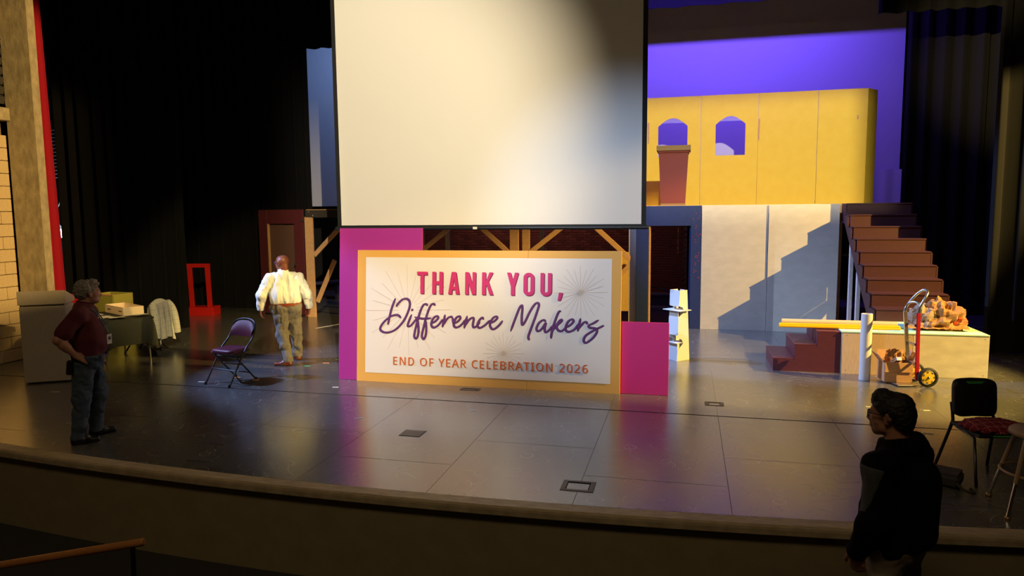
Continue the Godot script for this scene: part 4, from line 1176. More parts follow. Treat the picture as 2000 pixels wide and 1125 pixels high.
	for y in [0.35, 2.15]:
		var hm := MB.new()
		hm.prism(PackedVector2Array([Vector2(-0.12, y), Vector2(0.0, y - 0.03), Vector2(0.0, y + 0.03)]), Transform3D(Basis.IDENTITY, v(0, 0, 0.026)), 0.008)
		hm.prism(PackedVector2Array([Vector2(0.14, y), Vector2(0.02, y - 0.03), Vector2(0.02, y + 0.03)]), Transform3D(Basis.IDENTITY, v(0, 0, 0.05)), 0.008)
		hm.tube([v(0.01, y - 0.035, 0.03), v(0.01, y + 0.035, 0.03)], 0.012, 8)
		part(d, "strap_hinge", hm, M.steel)
	# maroon folding chair at centre left
	folding_chair("maroon padded folding chair standing alone before the walking man", v(-6.12, 0, -8.5), -12)
	# handrail and seat in the corner below the stage
	var hr := thing("handrail", "round oak handrail on steel post below the stage", "handrail", v(-4.0, -0.81, -3.7))
	var rl := MB.new(); rl.tube([v(-1.6, 0.47, 0.12), v(-0.6, 0.715, 0.0), v(0.56, 0.985, -0.05), v(0.575, 0.988, -0.05)], [0.026, 0.026, 0.026, 0.018], 14)
	part(hr, "rail", rl, M.oak)
	for x in [0.5, -1.1]:
		var m := MB.new(); m.tube([v(x, 0.0, 0.0), v(x, 0.72 + 0.235 * x + 0.12, -0.03)], 0.016, 8)
		part(hr, "post", m, M.black_metal)
	var rs := thing("theatre_seat", "dark red upholstered theatre seat beneath the oak handrail", "seat", v(-3.95, -0.81, -3.35), 165)
	var bk := MB.new()
	bk.grid(func(a, b):
		var th: float = a * TAU
		return v(cos(th) * 0.22 * pow(sin(clampf(b, 0.03, 0.97) * PI), 0.3), 0.35 + 0.42 * b, -0.22 - sin(th) * 0.05 - 0.1 * b), 24, 12)
	part(rs, "backrest", bk, M.seat_red)
	part(rs, "cushion", bx(v(0, 0.4, 0.02), v(0.46, 0.1, 0.42), 0.03), M.seat_red)
	part(rs, "pedestal", bx(v(0, 0.17, 0), v(0.1, 0.34, 0.3), 0.01), M.black_metal)
	solo("aisle_step", bx(v(0, 0.175, 0), v(3.4, 0.35, 1.5), 0.01), M.pit, "dark carpeted step below the stage under the man", "step", v(1.9, -0.81, -4.3))

func folding_chair(label: String, at: Vector3, turn: float) -> Node3D:
	var t := thing("folding_chair", label, "chair", at, turn)   # faces +z
	part(t, "seat", seat_pad(), M.vinyl_maroon)
	var back := MB.new()
	back.grid(func(a, b):
		var x: float = lerpf(-0.205, 0.205, a)
		var top: float = 0.83 - 0.085 * pow(absf(x) / 0.205, 3.0)
		return v(x, lerpf(0.615, top, b), -0.21 - 0.055 * b + 0.03 * pow(absf(x) / 0.2, 2.0) + 0.018 * sin(b * PI) * 1.0), 20, 8)
	back.grid(func(a, b):
		var x: float = lerpf(-0.205, 0.205, a)
		var top: float = 0.83 - 0.085 * pow(absf(x) / 0.205, 3.0)
		return v(x, lerpf(0.615, top, b), -0.232 - 0.055 * b + 0.03 * pow(absf(x) / 0.2, 2.0)), 20, 8, true)
	part(t, "backrest", back, M.vinyl_maroon)
	var fr := MB.new()
	fr.tube(smooth_path([v(-0.225, 0.0, 0.27), v(-0.225, 0.44, -0.02), v(-0.22, 0.58, -0.16), v(-0.215, 0.7, -0.23), v(-0.19, 0.8, -0.265), v(-0.08, 0.845, -0.29), v(0.08, 0.845, -0.29), v(0.19, 0.8, -0.265), v(0.215, 0.7, -0.23), v(0.22, 0.58, -0.16), v(0.225, 0.44, -0.02), v(0.225, 0.0, 0.27)], 4), 0.0125, 8)
	part(t, "front_frame", fr, M.black_metal)
	for s in [-1, 1]:
		var rr := MB.new()
		rr.tube([v(0.195 * s, 0.0, -0.24), v(0.195 * s, 0.42, 0.14), v(0.19 * s, 0.44, 0.17)], 0.0115, 8)
		part(t, "rear_leg", rr, M.black_metal)
	for q in [[0.36, 0.035, 0.225], [0.2, 0.14, 0.225], [0.12, -0.13, 0.195], [0.25, -0.02, 0.195]]:
		var m := MB.new(); m.tube([v(-q[2], q[0], q[1]), v(q[2], q[0], q[1])], 0.009, 8)
		part(t, "stretcher", m, M.black_metal)
	for s in [-1, 1]:
		var m := MB.new(); m.lathe([Vector2(0, 0), Vector2(0.017, 0), Vector2(0.015, 0.03), Vector2(0.013, 0.035)], v(0.225 * s, 0, 0.27), 10)
		part(t, "foot_tip", m, M.rubber)
		var m2 := MB.new(); m2.lathe([Vector2(0, 0), Vector2(0.017, 0), Vector2(0.015, 0.03), Vector2(0.013, 0.035)], v(0.195 * s, 0, -0.24), 10)
		part(t, "foot_tip", m2, M.rubber)
	return t

func seat_pad() -> MB:
	var m := MB.new()
	m.grid(func(a, b):
		var th: float = a * TAU
		var cx: float = pow(absf(cos(th)), 0.45) * signf(cos(th)); var sz: float = pow(absf(sin(th)), 0.45) * signf(sin(th))
		var k: float = [0.001, 0.96, 1.0, 1.0, 0.95, 0.7, 0.001][int(round(b * 6.0))]
		var y: float = [0.425, 0.425, 0.432, 0.465, 0.478, 0.486, 0.488][int(round(b * 6.0))]
		return v(cx * 0.205 * k * (1.0 + 0.05 * -sz), y, 0.0 - sz * 0.2 * k), 40, 6)
	return m

func build_floor_details() -> void:
	# flush floor pockets
	var spots := [[-0.86, -5.76, 0.28, 0.23, 0], [-2.78, -6.83, 0.22, 0.2, 1], [-2.74, -8.76, 0.26, 0.12, 0], [0.35, -8.68, 0.22, 0.17, 0], [-4.45, -5.7, 0.24, 0.2, 2]]
	var lab := ["metal floor pocket with open slot near the stage edge", "scratched square metal plate set in the stage floor", "metal floor pocket in the stage floor below the banner", "metal floor pocket in the stage floor beside pink panel", "closed dark floor pocket near stage edge beside standing man"]
	for i in spots.size():
		var s = spots[i]
		var t := thing("floor_pocket", lab[i], "floor pocket", v(s[0], 0.0, s[1]))
		var w: float = s[2]; var d: float = s[3]
		if s[4] == 0:
			for z in [-1, 1]: part(t, "rim", bx(v(0, 0.002, z * (d * 0.5 - 0.015)), v(w, 0.004, 0.03), 0.001), M.pocket)
			for x in [-1, 1]: part(t, "rim", bx(v(x * (w * 0.5 - 0.02), 0.002, 0), v(0.04, 0.004, d - 0.06), 0.001), M.pocket)
			part(t, "lid", bx(v(0, 0.001, 0.012), v(w - 0.1, 0.002, d - 0.1), 0.0), M.floor)
			part(t, "slot", bx(v(0, 0.0006, 0.0), v(w - 0.085, 0.0012, d - 0.065), 0.0), M.slot)
		else:
			part(t, "plate", bx(v(0, 0.002, 0), v(w, 0.004, d), 0.001), M.pocket if s[4] == 1 else M.floor)
			part(t, "joint", bx(v(0, 0.0005, 0), v(w + 0.014, 0.001, d + 0.014), 0.0), M.slot)
	# bits of tape and paper left on the floor
	var tp := [[-7.22, -13.3, 0.7, 0.03, 70, "w"], [-4.55, -8.5, 0.08, 0.03, 10, "w"], [-3.59, -7.22, 0.09, 0.02, 30, "w"], [2.12, -8.92, 0.09, 0.03, 5, "w"], [2.71, -8.89, 0.08, 0.03, 12, "w"], [2.45, -7.95, 0.1, 0.03, -8, "w"], [-5.62, -9.64, 0.09, 0.04, 5, "g"], [-5.35, -10.2, 0.16, 0.025, 10, "g"], [-5.45, -9.9, 0.1, 0.03, 0, "o"], [-6.23, -8.75, 0.09, 0.04, 8, "o"], [-5.86, -8.66, 0.08, 0.04, 20, "o"], [-6.55, -8.4, 0.1, 0.03, 0, "w"], [-2.4, -7.8, 0.1, 0.02, 0, "w"], [2.56, -10.33, 0.07, 0.05, 25, "w"], [-9.3, -7.3, 0.1, 0.03, 0, "w"], [-8.1, -7.5, 0.1, 0.03, 15, "w"]]
	var where := ["long white tape line on stage floor beside platform post", "white tape mark beside the foot of purple panel", "white tape mark on bare floor before the banner", "white tape mark on floor before the standing tube", "white tape mark on floor before the hand truck", "white tape mark on floor before the black chair", "green tape mark beside the heel of walking man", "long green tape mark beyond the walking man", "orange tape mark between walking man and banner", "orange tape mark under the lone folding chair", "orange tape mark by rear foot of lone chair", "white tape mark at front foot of lone chair", "white tape mark beside the scratched floor plate", "white paper scrap between standing tube and cardboard box", "white tape mark at the foot of lectern", "white tape mark between lectern and lone chair"]
	for i in tp.size():
		var q = tp[i]
		var col: Material = {"w": M.tape_white, "g": M.tape_green, "o": M.tape_orange}[q[5]]
		solo("tape_mark", bx(v(0, 0.0015, 0), v(q[2], 0.003, q[3]), 0.0), col, where[i], "tape", v(q[0], 0.0, q[1]), q[4], "tape marks on the stage floor")

# ---------------------------------------------------------------- people: smooth blends of tapered capsules, meshed as surface nets
func bn(a: Vector3, b: Vector3, ra: float, rb: float) -> Array:
	return [a, b, ra, rb]

func skin_net(out: Dictionary, bones: Array, cell: float, k: float, clips := [], fold := 0.0, fold_scale := v(6, 3, 6), sd := 1) -> void:
	var nb := bones.size()
	var A := PackedVector3Array(); var D := PackedVector3Array()
	var inv := PackedFloat32Array(); var ra := PackedFloat32Array(); var rd := PackedFloat32Array()
	var lo := Vector3.ONE * 1e6; var hi := -lo
	for b in bones:
		A.append(b[0]); D.append(b[1] - b[0])
		inv.append(1.0 / maxf(1e-9, (b[1] - b[0]).length_squared()))
		ra.append(b[2]); rd.append(b[3] - b[2])
		for e in 2:
			var r: Vector3 = Vector3.ONE * (b[2 + e] + cell * 3 + fold)
			lo = lo.min(b[e] - r); hi = hi.max(b[e] + r)
	var S := 6
	var nx := int(ceil((hi.x - lo.x) / cell / S)) * S + 1
	var ny := int(ceil((hi.y - lo.y) / cell / S)) * S + 1
	var nz := int(ceil((hi.z - lo.z) / cell / S)) * S + 1
	var F := PackedFloat32Array(); F.resize(nx * ny * nz); F.fill(1.0)
	var sxy := nx * ny
	var fn := noise(sd, 1.0, 2)
	var half := cell * S * 0.9
	var active := []
	for bz in (nz / S) + 1:
		for by in (ny / S) + 1:
			for bxx in (nx / S) + 1:
				var i0 := bxx * S; var j0 := by * S; var k0 := bz * S
				if i0 >= nx or j0 >= ny or k0 >= nz: continue
				var c := lo + v(i0 + S * 0.5, j0 + S * 0.5, k0 + S * 0.5) * cell
				var near := PackedInt32Array(); var best := 1e9
				for b in nb:
					var pa := c - A[b]
					var h := clampf(pa.dot(D[b]) * inv[b], 0.0, 1.0)
					var di := (pa - D[b] * h).length() - ra[b] - rd[b] * h
					if di < half + k + cell: near.append(b)
					best = minf(best, di)
				if best > half + cell * 2 + k * 0.3 + fold: continue
				active.append(v(i0, j0, k0))
				for kk in range(k0, mini(k0 + S, nz)):
					for jj in range(j0, mini(j0 + S, ny)):
						for ii in range(i0, mini(i0 + S, nx)):
							var p := lo + v(ii, jj, kk) * cell
							var d := 1.0
							for b in near:
								var pa := p - A[b]
								var h := clampf(pa.dot(D[b]) * inv[b], 0.0, 1.0)
								var di := (pa - D[b] * h).length() - ra[b] - rd[b] * h
								var m := k - absf(d - di)
								d = minf(d, di)
								if m > 0.0: d -= m * m * 0.25 / k
							if fold > 0.0 and absf(d) < fold * 3.0: d += fold * fn.get_noise_3dv(p * fold_scale)
							for cl in clips:
								d = maxf(d, p.dot(cl[0]) - cl[1])
							F[kk * sxy + jj * nx + ii] = d
	var base: int = out.v.size()
	var vid := {}
	var off := PackedInt32Array([0, 1, nx, nx + 1, sxy, sxy + 1, sxy + nx, sxy + nx + 1])
	var cells := []
	for a in active:
		for kk in range(maxi(int(a.z) - 1, 0), mini(int(a.z) + S, nz - 1)):
			for jj in range(maxi(int(a.y) - 1, 0), mini(int(a.y) + S, ny - 1)):
				for ii in range(maxi(int(a.x) - 1, 0), mini(int(a.x) + S, nx - 1)):
					var id := kk * sxy + jj * nx + ii
					var f0 := F[id]
					var neg := f0 < 0.0
					var mixed := false
					for q in range(1, 8):
						if (F[id + off[q]] < 0.0) != neg:
							mixed = true; break
					if not mixed or vid.has(id): continue
					var sum := Vector3.ZERO; var cnt := 0
					for e in 12:
						var p0: int = [0, 2, 4, 6, 0, 1, 4, 5, 0, 1, 2, 3][e]; var p1: int = [1, 3, 5, 7, 2, 3, 6, 7, 4, 5, 6, 7][e]
						var fa := F[id + off[p0]]; var fb := F[id + off[p1]]
						if (fa < 0.0) != (fb < 0.0):
							var t := fa / (fa - fb)
							var va := v(p0 & 1, (p0 >> 1) & 1, p0 >> 2); var vb := v(p1 & 1, (p1 >> 1) & 1, p1 >> 2)
							sum += va.lerp(vb, t); cnt += 1
					var g := v(F[id + 1] + F[id + off[3]] + F[id + off[5]] + F[id + off[7]] - F[id] - F[id + off[2]] - F[id + off[4]] - F[id + off[6]], F[id + off[2]] + F[id + off[3]] + F[id + off[6]] + F[id + off[7]] - F[id] - F[id + 1] - F[id + off[4]] - F[id + off[5]], F[id + off[4]] + F[id + off[5]] + F[id + off[6]] + F[id + off[7]] - F[id] - F[id + 1] - F[id + off[2]] - F[id + off[3]])
					vid[id] = out.v.size()
					out.v.append(lo + (v(ii, jj, kk) + sum / cnt) * cell)
					out.n.append(g.normalized())
					cells.append(id)
	for id in cells:
		var f0 := F[id]
		for ax in 3:
			var st: int = [1, nx, sxy][ax]; var u: int = [nx, sxy, 1][ax]; var w: int = [sxy, 1, nx][ax]
			var f1 := F[id + st]
			if (f0 < 0.0) == (f1 < 0.0): continue
			if not (vid.has(id - u) and vid.has(id - w) and vid.has(id - u - w)): continue
			var a: int = vid[id]; var b: int = vid[id - u]; var c: int = vid[id - u - w]; var d: int = vid[id - w]
			if f0 < 0.0: out.i.append_array(PackedInt32Array([a, c, b, a, d, c]))
			else: out.i.append_array(PackedInt32Array([a, b, c, a, c, d]))

func net() -> Dictionary:
	return {"v": PackedVector3Array(), "n": PackedVector3Array(), "i": PackedInt32Array()}

func net_mesh(o: Dictionary) -> ArrayMesh:
	var arr := []; arr.resize(Mesh.ARRAY_MAX)
	arr[Mesh.ARRAY_VERTEX] = o.v; arr[Mesh.ARRAY_NORMAL] = o.n; arr[Mesh.ARRAY_INDEX] = o.i
	var m := ArrayMesh.new()
	m.add_surface_from_arrays(Mesh.PRIMITIVE_TRIANGLES, arr)
	return m

func garment(p: Node, called: String, bones: Array, cell: float, k: float, mat: Material, clips := [], fold := 0.0, fs := v(6, 3, 6), sd := 1, label := "") -> MeshInstance3D:
	var o := net()
	skin_net(o, bones, cell, k, clips, fold, fs, sd)
	return part(p, called, net_mesh(o), mat, label)

func hand_bones(w: Vector3, d: Vector3, palm: Vector3, thumb: Vector3, curl: float) -> Array:   # d along the fingers, palm the way the palm faces, thumb the thumb's side
	d = d.normalized(); palm = (palm - d * palm.dot(d)).normalized(); thumb = (thumb - d * thumb.dot(d) - palm * thumb.dot(palm)).normalized()
	var out := []
	var offs := [0.03, 0.01, -0.011, -0.03]; var lens := [0.072, 0.08, 0.074, 0.058]
	for f in 4:
		var k0: Vector3 = w + thumb * offs[f] * 0.6; var k1: Vector3 = w + d * (0.092 - 0.004 * absf(f - 1)) + thumb * offs[f]
		out.append(bn(k0, k1, 0.017, 0.0125))
		var p := k1; var ang := curl * 0.5
		for s in 3:
			var dir := d * cos(ang) + palm * sin(ang)
			var q: Vector3 = p + dir * lens[f] * [0.44, 0.32, 0.24][s]
			out.append(bn(p, q, [0.0105, 0.0095, 0.0085][s], [0.0095, 0.0085, 0.0075][s]))
			p = q; ang += curl
	var t0: Vector3 = w + d * 0.022 + thumb * 0.022; var td := (thumb * 0.75 + d * 0.75 + palm * 0.25).normalized()
	var t1 := t0 + td * 0.045; var t2 := t1 + (td + d * 0.5 + palm * 0.2).normalized() * 0.034; var t3 := t2 + (d + palm * 0.3 + td * 0.3).normalized() * 0.028
	out.append(bn(t0, t1, 0.016, 0.0125)); out.append(bn(t1, t2, 0.0115, 0.0105)); out.append(bn(t2, t3, 0.0105, 0.0085))
	return out

func head_bones(t: Transform3D, ears := true) -> Array:   # +z forward, y up, origin between the ears
	var o := []; var g := t.basis.x.length()
	var q := [[0, 0.035, -0.028, 0, 0.04, 0.014, 0.079, 0.073], [-0.008, 0.03, -0.01, 0.008, 0.03, -0.01, 0.071, 0.071], [0, -0.01, 0.03, 0, -0.06, 0.045, 0.062, 0.045], [-0.025, -0.06, 0.03, 0.025, -0.06, 0.03, 0.042, 0.042], [-0.012, -0.088, 0.068, 0.012, -0.088, 0.068, 0.024, 0.024], [-0.03, 0.032, 0.078, 0.03, 0.032, 0.078, 0.018, 0.018], [0, 0.022, 0.094, 0, -0.022, 0.112, 0.011, 0.014], [-0.012, -0.024, 0.1, 0.012, -0.024, 0.1, 0.011, 0.011], [-0.034, -0.015, 0.066, -0.04, -0.03, 0.055, 0.024, 0.024], [0.034, -0.015, 0.066, 0.04, -0.03, 0.055, 0.024, 0.024], [-0.016, -0.05, 0.091, 0.016, -0.05, 0.091, 0.009, 0.009], [-0.014, -0.062, 0.089, 0.014, -0.062, 0.089, 0.009, 0.009]]
	for e in q: o.append(bn(t * v(e[0], e[1], e[2]), t * v(e[3], e[4], e[5]), e[6] * g, e[7] * g))
	if ears:
		for s in [-1, 1]:
			o.append(bn(t * v(0.078 * s, 0.022, -0.012), t * v(0.073 * s, -0.028, -0.002), 0.014, 0.01))
			o.append(bn(t * v(0.082 * s, 0.024, -0.018), t * v(0.082 * s, 0.0, -0.022), 0.01, 0.009))
	return o

func eyes(p: Node, t: Transform3D) -> void:
	for s in [-1, 1]:
		var m := MB.new(); m.lathe([Vector2(0, -0.012), Vector2(0.0085, -0.0085), Vector2(0.012, 0), Vector2(0.0085, 0.0085), Vector2(0, 0.012)], t * v(0.031 * s, 0.012, 0.081), 10)
		var e := part(p, "eye", m, M.badge)
		var m2 := MB.new(); m2.lathe([Vector2(0, -0.006), Vector2(0.006, 0), Vector2(0, 0.006)], t * v(0.031 * s, 0.012, 0.0895), 8)
		part(e, "iris", m2, M.frame_dark)

func glasses(p: Node, t: Transform3D, mat: Material) -> void:
	var m := MB.new()
	for s in [-1, 1]:
		var ring := []
		for k in 16:
			var a := TAU * k / 16
			ring.append(t * v(0.034 * s + 0.026 * pow(absf(cos(a)), 0.6) * signf(cos(a)), 0.008 + 0.019 * pow(absf(sin(a)), 0.6) * signf(sin(a)), 0.112 - 0.012 * absf(0.034 * s + 0.026 * cos(a)) / 0.06))
		m.tube(ring, 0.003, 6, false, true)
		m.tube([t * v(0.06 * s, 0.018, 0.1), t * v(0.084 * s, 0.018, 0.05), t * v(0.089 * s, 0.02, -0.015), t * v(0.086 * s, -0.005, -0.035)], 0.0028, 6)
	m.tube([t * v(-0.009, 0.014, 0.112), t * v(0, 0.018, 0.114), t * v(0.009, 0.014, 0.112)], 0.0028, 6)
	var f := part(p, "glasses", m, mat)
	for s in [-1, 1]:
		var g := MB.new(); g.lathe([Vector2(0, 0), Vector2(0.019, 0)], t * v(0.034 * s, 0.008, 0.107), 14, Basis(t.basis.x, t.basis.z, -t.basis.y))
		part(f, "glasses_lens", g, M.glass)

func shoe(p: Node, heel: Vector3, dir: Vector3, mat: Material, L := 0.28) -> void:
	dir = dir.normalized(); var s := dir.cross(Vector3.UP)
	var b := []
	for e in [-1, 1]:
		b.append(bn(heel + dir * 0.035 + s * 0.014 * e + v(0, 0.035, 0), heel + dir * 0.12 + s * 0.018 * e + v(0, 0.034, 0), 0.034, 0.034))
		b.append(bn(heel + dir * 0.12 + s * 0.018 * e + v(0, 0.034, 0), heel + dir * (L - 0.045) + s * 0.014 * e + v(0, 0.028, 0), 0.034, 0.028))
	b.append(bn(heel + dir * 0.05 + v(0, 0.085, 0), heel + dir * 0.13 + v(0, 0.06, 0), 0.04, 0.035))
	var o := garment(p, "shoe", b, 0.009, 0.03, mat, [[Vector3.DOWN, -heel.y - 0.003], [Vector3.UP, heel.y + 0.11]])
	var sole := garment(o, "sole", [bn(heel + dir * 0.035 + v(0, 0.008, 0), heel + dir * 0.13 + v(0, 0.008, 0), 0.038, 0.042), bn(heel + dir * 0.13 + v(0, 0.008, 0), heel + dir * (L - 0.05) + v(0, 0.008, 0), 0.044, 0.038)], 0.009, 0.02, M.rubber, [[Vector3.DOWN, -heel.y - 0.0005], [Vector3.UP, heel.y + 0.014]])

func aim_basis(f: Vector3, up := Vector3.UP) -> Basis:   # z along f
	f = f.normalized(); var x := up.cross(f).normalized()
	return Basis(x, f.cross(x), f)

func band(p: Node, called: String, c: Vector3, rx: float, rz: float, f: Vector3, h: float, mat: Material, tilt := 0.0) -> MeshInstance3D:   # a belt around the waist
	var b := aim_basis(f); var m := MB.new()
	m.grid(func(a, t): return c + b * v(cos(a * TAU) * rx, (t - 0.5) * h + tilt * sin(a * TAU), -sin(a * TAU) * rz), 48, 1)
	m.grid(func(a, t): return c + b * v(cos(a * TAU) * (rx - 0.006), (t - 0.5) * h + tilt * sin(a * TAU), -sin(a * TAU) * (rz - 0.006)), 48, 1, true)
	m.grid(func(a, t): return c + b * v(cos(a * TAU) * (rx - 0.006 * t), 0.5 * h + tilt * sin(a * TAU), -sin(a * TAU) * (rz - 0.006 * t)), 48, 1)
	return part(p, called, m, mat)

func torso_bones(f: Vector3, pelvis: Vector3, chest: Vector3, wide: float, deep: float, belly: float, g: float) -> Array:   # two columns side by side; g inflates
	var b := aim_basis(f); var s := b.x
	var o := []
	for e in [-1, 1]:
		o.append(bn(pelvis + s * e * wide * 0.5, (pelvis + chest) * 0.5 + s * e * wide * 0.52, deep + g, deep * 1.05 + g))
		o.append(bn((pelvis + chest) * 0.5 + s * e * wide * 0.52, chest + s * e * wide * 0.5, deep * 1.05 + g, deep * 0.92 + g))
	if belly > 0.0:
		o.append(bn(pelvis.lerp(chest, 0.35) + f * belly - s * 0.05, pelvis.lerp(chest, 0.35) + f * belly + s * 0.05, deep * 1.05 + g, deep * 1.05 + g))
		o.append(bn(pelvis.lerp(chest, 0.8) + f * belly * 0.5 - s * 0.05, pelvis.lerp(chest, 0.8) + f * belly * 0.5 + s * 0.05, deep * 0.9 + g, deep * 0.9 + g))
	return o


func build_people() -> void:
	man_in_polo(); man_in_white_shirt(); man_in_black_jacket()

func man_in_polo() -> void:
	var o := v(-5.97, 0, -5.94)
	var t := thing("person", "grey haired person in maroon polo and jeans with hand on hip", "person", o, 45)
	var f := v(0.96, 0, -0.25).normalized(); var s := aim_basis(f).x   # s: his left
	var P := v(0.0, 0.93, 0.0); var Cc := v(0.0, 1.22, 0.0)
	var nk := v(0.0, 1.39, 0.0)
	var hd := Transform3D(aim_basis(v(0.97, -0.02, -0.25)), v(0.045, 1.53, -0.01))
	var sr := v(-0.06, 1.32, 0.17); var er := v(-0.24, 1.1, 0.23); var wr := v(-0.1, 0.93, 0.2)
	var sl := v(0.04, 1.32, -0.18); var el := v(0.03, 1.04, -0.24); var wl := v(0.08, 0.82, -0.23)
	var hr := v(-0.03, 0.9, 0.09); var kr := v(-0.075, 0.48, 0.1); var ar := v(-0.13, 0.08, 0.1)
	var hl := v(0.03, 0.9, -0.09); var kl := v(0.075, 0.49, -0.1); var al := v(0.03, 0.08, -0.14)
	var body := net()
	skin_net(body, torso_bones(f, P, Cc, 0.17, 0.1, 0.04, -0.015) + [bn(nk, nk + v(0.02, 0.08, 0), 0.06, 0.056), bn(sr, er, 0.045, 0.04), bn(er, wr, 0.045, 0.03), bn(sl, el, 0.045, 0.04), bn(el, wl, 0.042, 0.03), bn(hr, kr, 0.075, 0.055), bn(kr, ar, 0.052, 0.04), bn(hl, kl, 0.075, 0.055), bn(kl, al, 0.052, 0.04), bn(nk, sr, 0.05, 0.05), bn(nk, sl, 0.05, 0.05)], 0.016, 0.03)
	skin_net(body, head_bones(hd) + [bn(hd * v(0, -0.05, -0.03), nk + v(0, -0.02, 0), 0.058, 0.064)], 0.006, 0.022)
	skin_net(body, [bn(er, wr, 0.046, 0.029), bn(er.lerp(wr, 0.3), er.lerp(wr, 0.5), 0.05, 0.046)] + hand_bones(wr, v(0.85, -0.5, -0.02), v(-0.2, -0.5, -0.8), v(0.4, 0.85, 0.1), 0.38), 0.006, 0.012)
	skin_net(body, [bn(el.lerp(wl, 0.6), wl, 0.034, 0.028)] + hand_bones(wl, v(0.15, -1, 0), v(0, 0, 1), v(1, 0, 0), 0.3), 0.006, 0.012)
	part(t, "body", net_mesh(body), M.skin_pale)
	eyes(t, hd)
	garment(t, "hair", [bn(hd * v(0, 0.048, -0.04), hd * v(0, 0.06, 0.03), 0.089, 0.074), bn(hd * v(-0.02, 0.0, -0.065), hd * v(0.02, 0.0, -0.065), 0.062, 0.062), bn(hd * v(-0.065, 0.03, -0.02), hd * v(-0.064, 0.03, 0.02), 0.03, 0.026), bn(hd * v(0.065, 0.03, -0.02), hd * v(0.064, 0.03, 0.02), 0.03, 0.026), bn(hd * v(-0.03, 0.1, 0.05), hd * v(0.04, 0.1, 0.045), 0.034, 0.034)], 0.007, 0.03, M.hair_grey, [[hd.basis * v(0, -0.75, 0.66), (hd.basis * v(0, -0.75, 0.66)).dot(hd * v(0, 0.045, 0.055))]], 0.012, v(22, 30, 22), 5)
	var shirt := torso_bones(f, P + v(0, -0.01, 0), Cc, 0.17, 0.118, 0.075, 0.0)
	shirt += [bn(nk + v(-0.01, -0.03, 0), sr, 0.085, 0.072), bn(nk + v(-0.01, -0.03, 0), sl, 0.085, 0.072), bn(sr, sr.lerp(er, 0.72), 0.075, 0.074), bn(sl, sl.lerp(el, 0.72), 0.075, 0.072), bn(nk + v(0, -0.02, 0), nk + v(0.012, 0.035, 0), 0.075, 0.068)]
	garment(t, "polo_shirt", shirt, 0.013, 0.05, M.polo, [[v(0.25, 1, 0).normalized(), v(0.25, 1, 0).normalized().dot(nk + v(0, 0.045, 0))], [Vector3.DOWN, -0.895]], 0.014, v(5, 4, 5), 3)
	band(t, "collar", nk + v(0.012, 0.035, 0), 0.074, 0.082, v(0.97, -0.25, -0.2), 0.035, M.polo)
	var bl := band(t, "belt", P + v(0.025, -0.045, 0), 0.2, 0.158, f, 0.035, M.shoe_black)
	part(bl, "buckle", bx(P + v(0.025, -0.045, 0) + f * 0.16, v(0.012, 0.032, 0.045), 0.003, aim_basis(f).rotated(Vector3.UP, -PI * 0.5)), M.chrome)
	var jeans := torso_bones(f, P + v(0, -0.06, 0), P + v(0, 0.02, 0), 0.17, 0.112, 0.02, 0.0)
	jeans += [bn(hr, kr, 0.108, 0.082), bn(kr, ar, 0.08, 0.07), bn(hl, kl, 0.108, 0.082), bn(kl, al, 0.08, 0.07)]
	garment(t, "jeans", jeans, 0.013, 0.045, M.denim, [[Vector3.UP, 0.91], [Vector3.DOWN, -0.045]], 0.02, v(8, 9, 8), 7)
	shoe(t, ar + v(-0.07, -0.08, 0.0), v(0.98, 0, 0.02), M.shoe_black)
	shoe(t, al + v(-0.07, -0.08, 0.0), v(0.95, 0, -0.2), M.shoe_black)
	var ln := MB.new()
	ln.tube(smooth_path([nk + v(-0.07, 0.05, 0.03), nk + v(0.0, 0.03, 0.085), nk + v(0.09, -0.05, 0.07), v(0.165, 1.2, 0.07), v(0.195, 1.1, 0.06)], 5), 0.006, 6)
	ln.tube(smooth_path([nk + v(-0.07, 0.05, 0.03), nk + v(0.0, 0.035, -0.08), nk + v(0.1, -0.05, -0.04), v(0.18, 1.2, 0.0), v(0.195, 1.1, 0.055)], 5), 0.006, 6)
	var lo := part(t, "lanyard", ln, M.lanyard)
	part(lo, "badge", bx(v(0.202, 1.05, 0.085), v(0.006, 0.1, 0.066), 0.002, Basis(Vector3.UP, -0.75)), M.badge, "white name badge")
	part(lo, "badge_photo", bx(v(0.205, 1.06, 0.089), v(0.006, 0.03, 0.03), 0.0, Basis(Vector3.UP, -0.75)), M.dark_print)
	part(t, "belt_pouch", bx(v(-0.15, 0.8, 0.13), v(0.08, 0.15, 0.05), 0.014, Basis(Vector3.BACK, -0.12)), M.shoe_black)

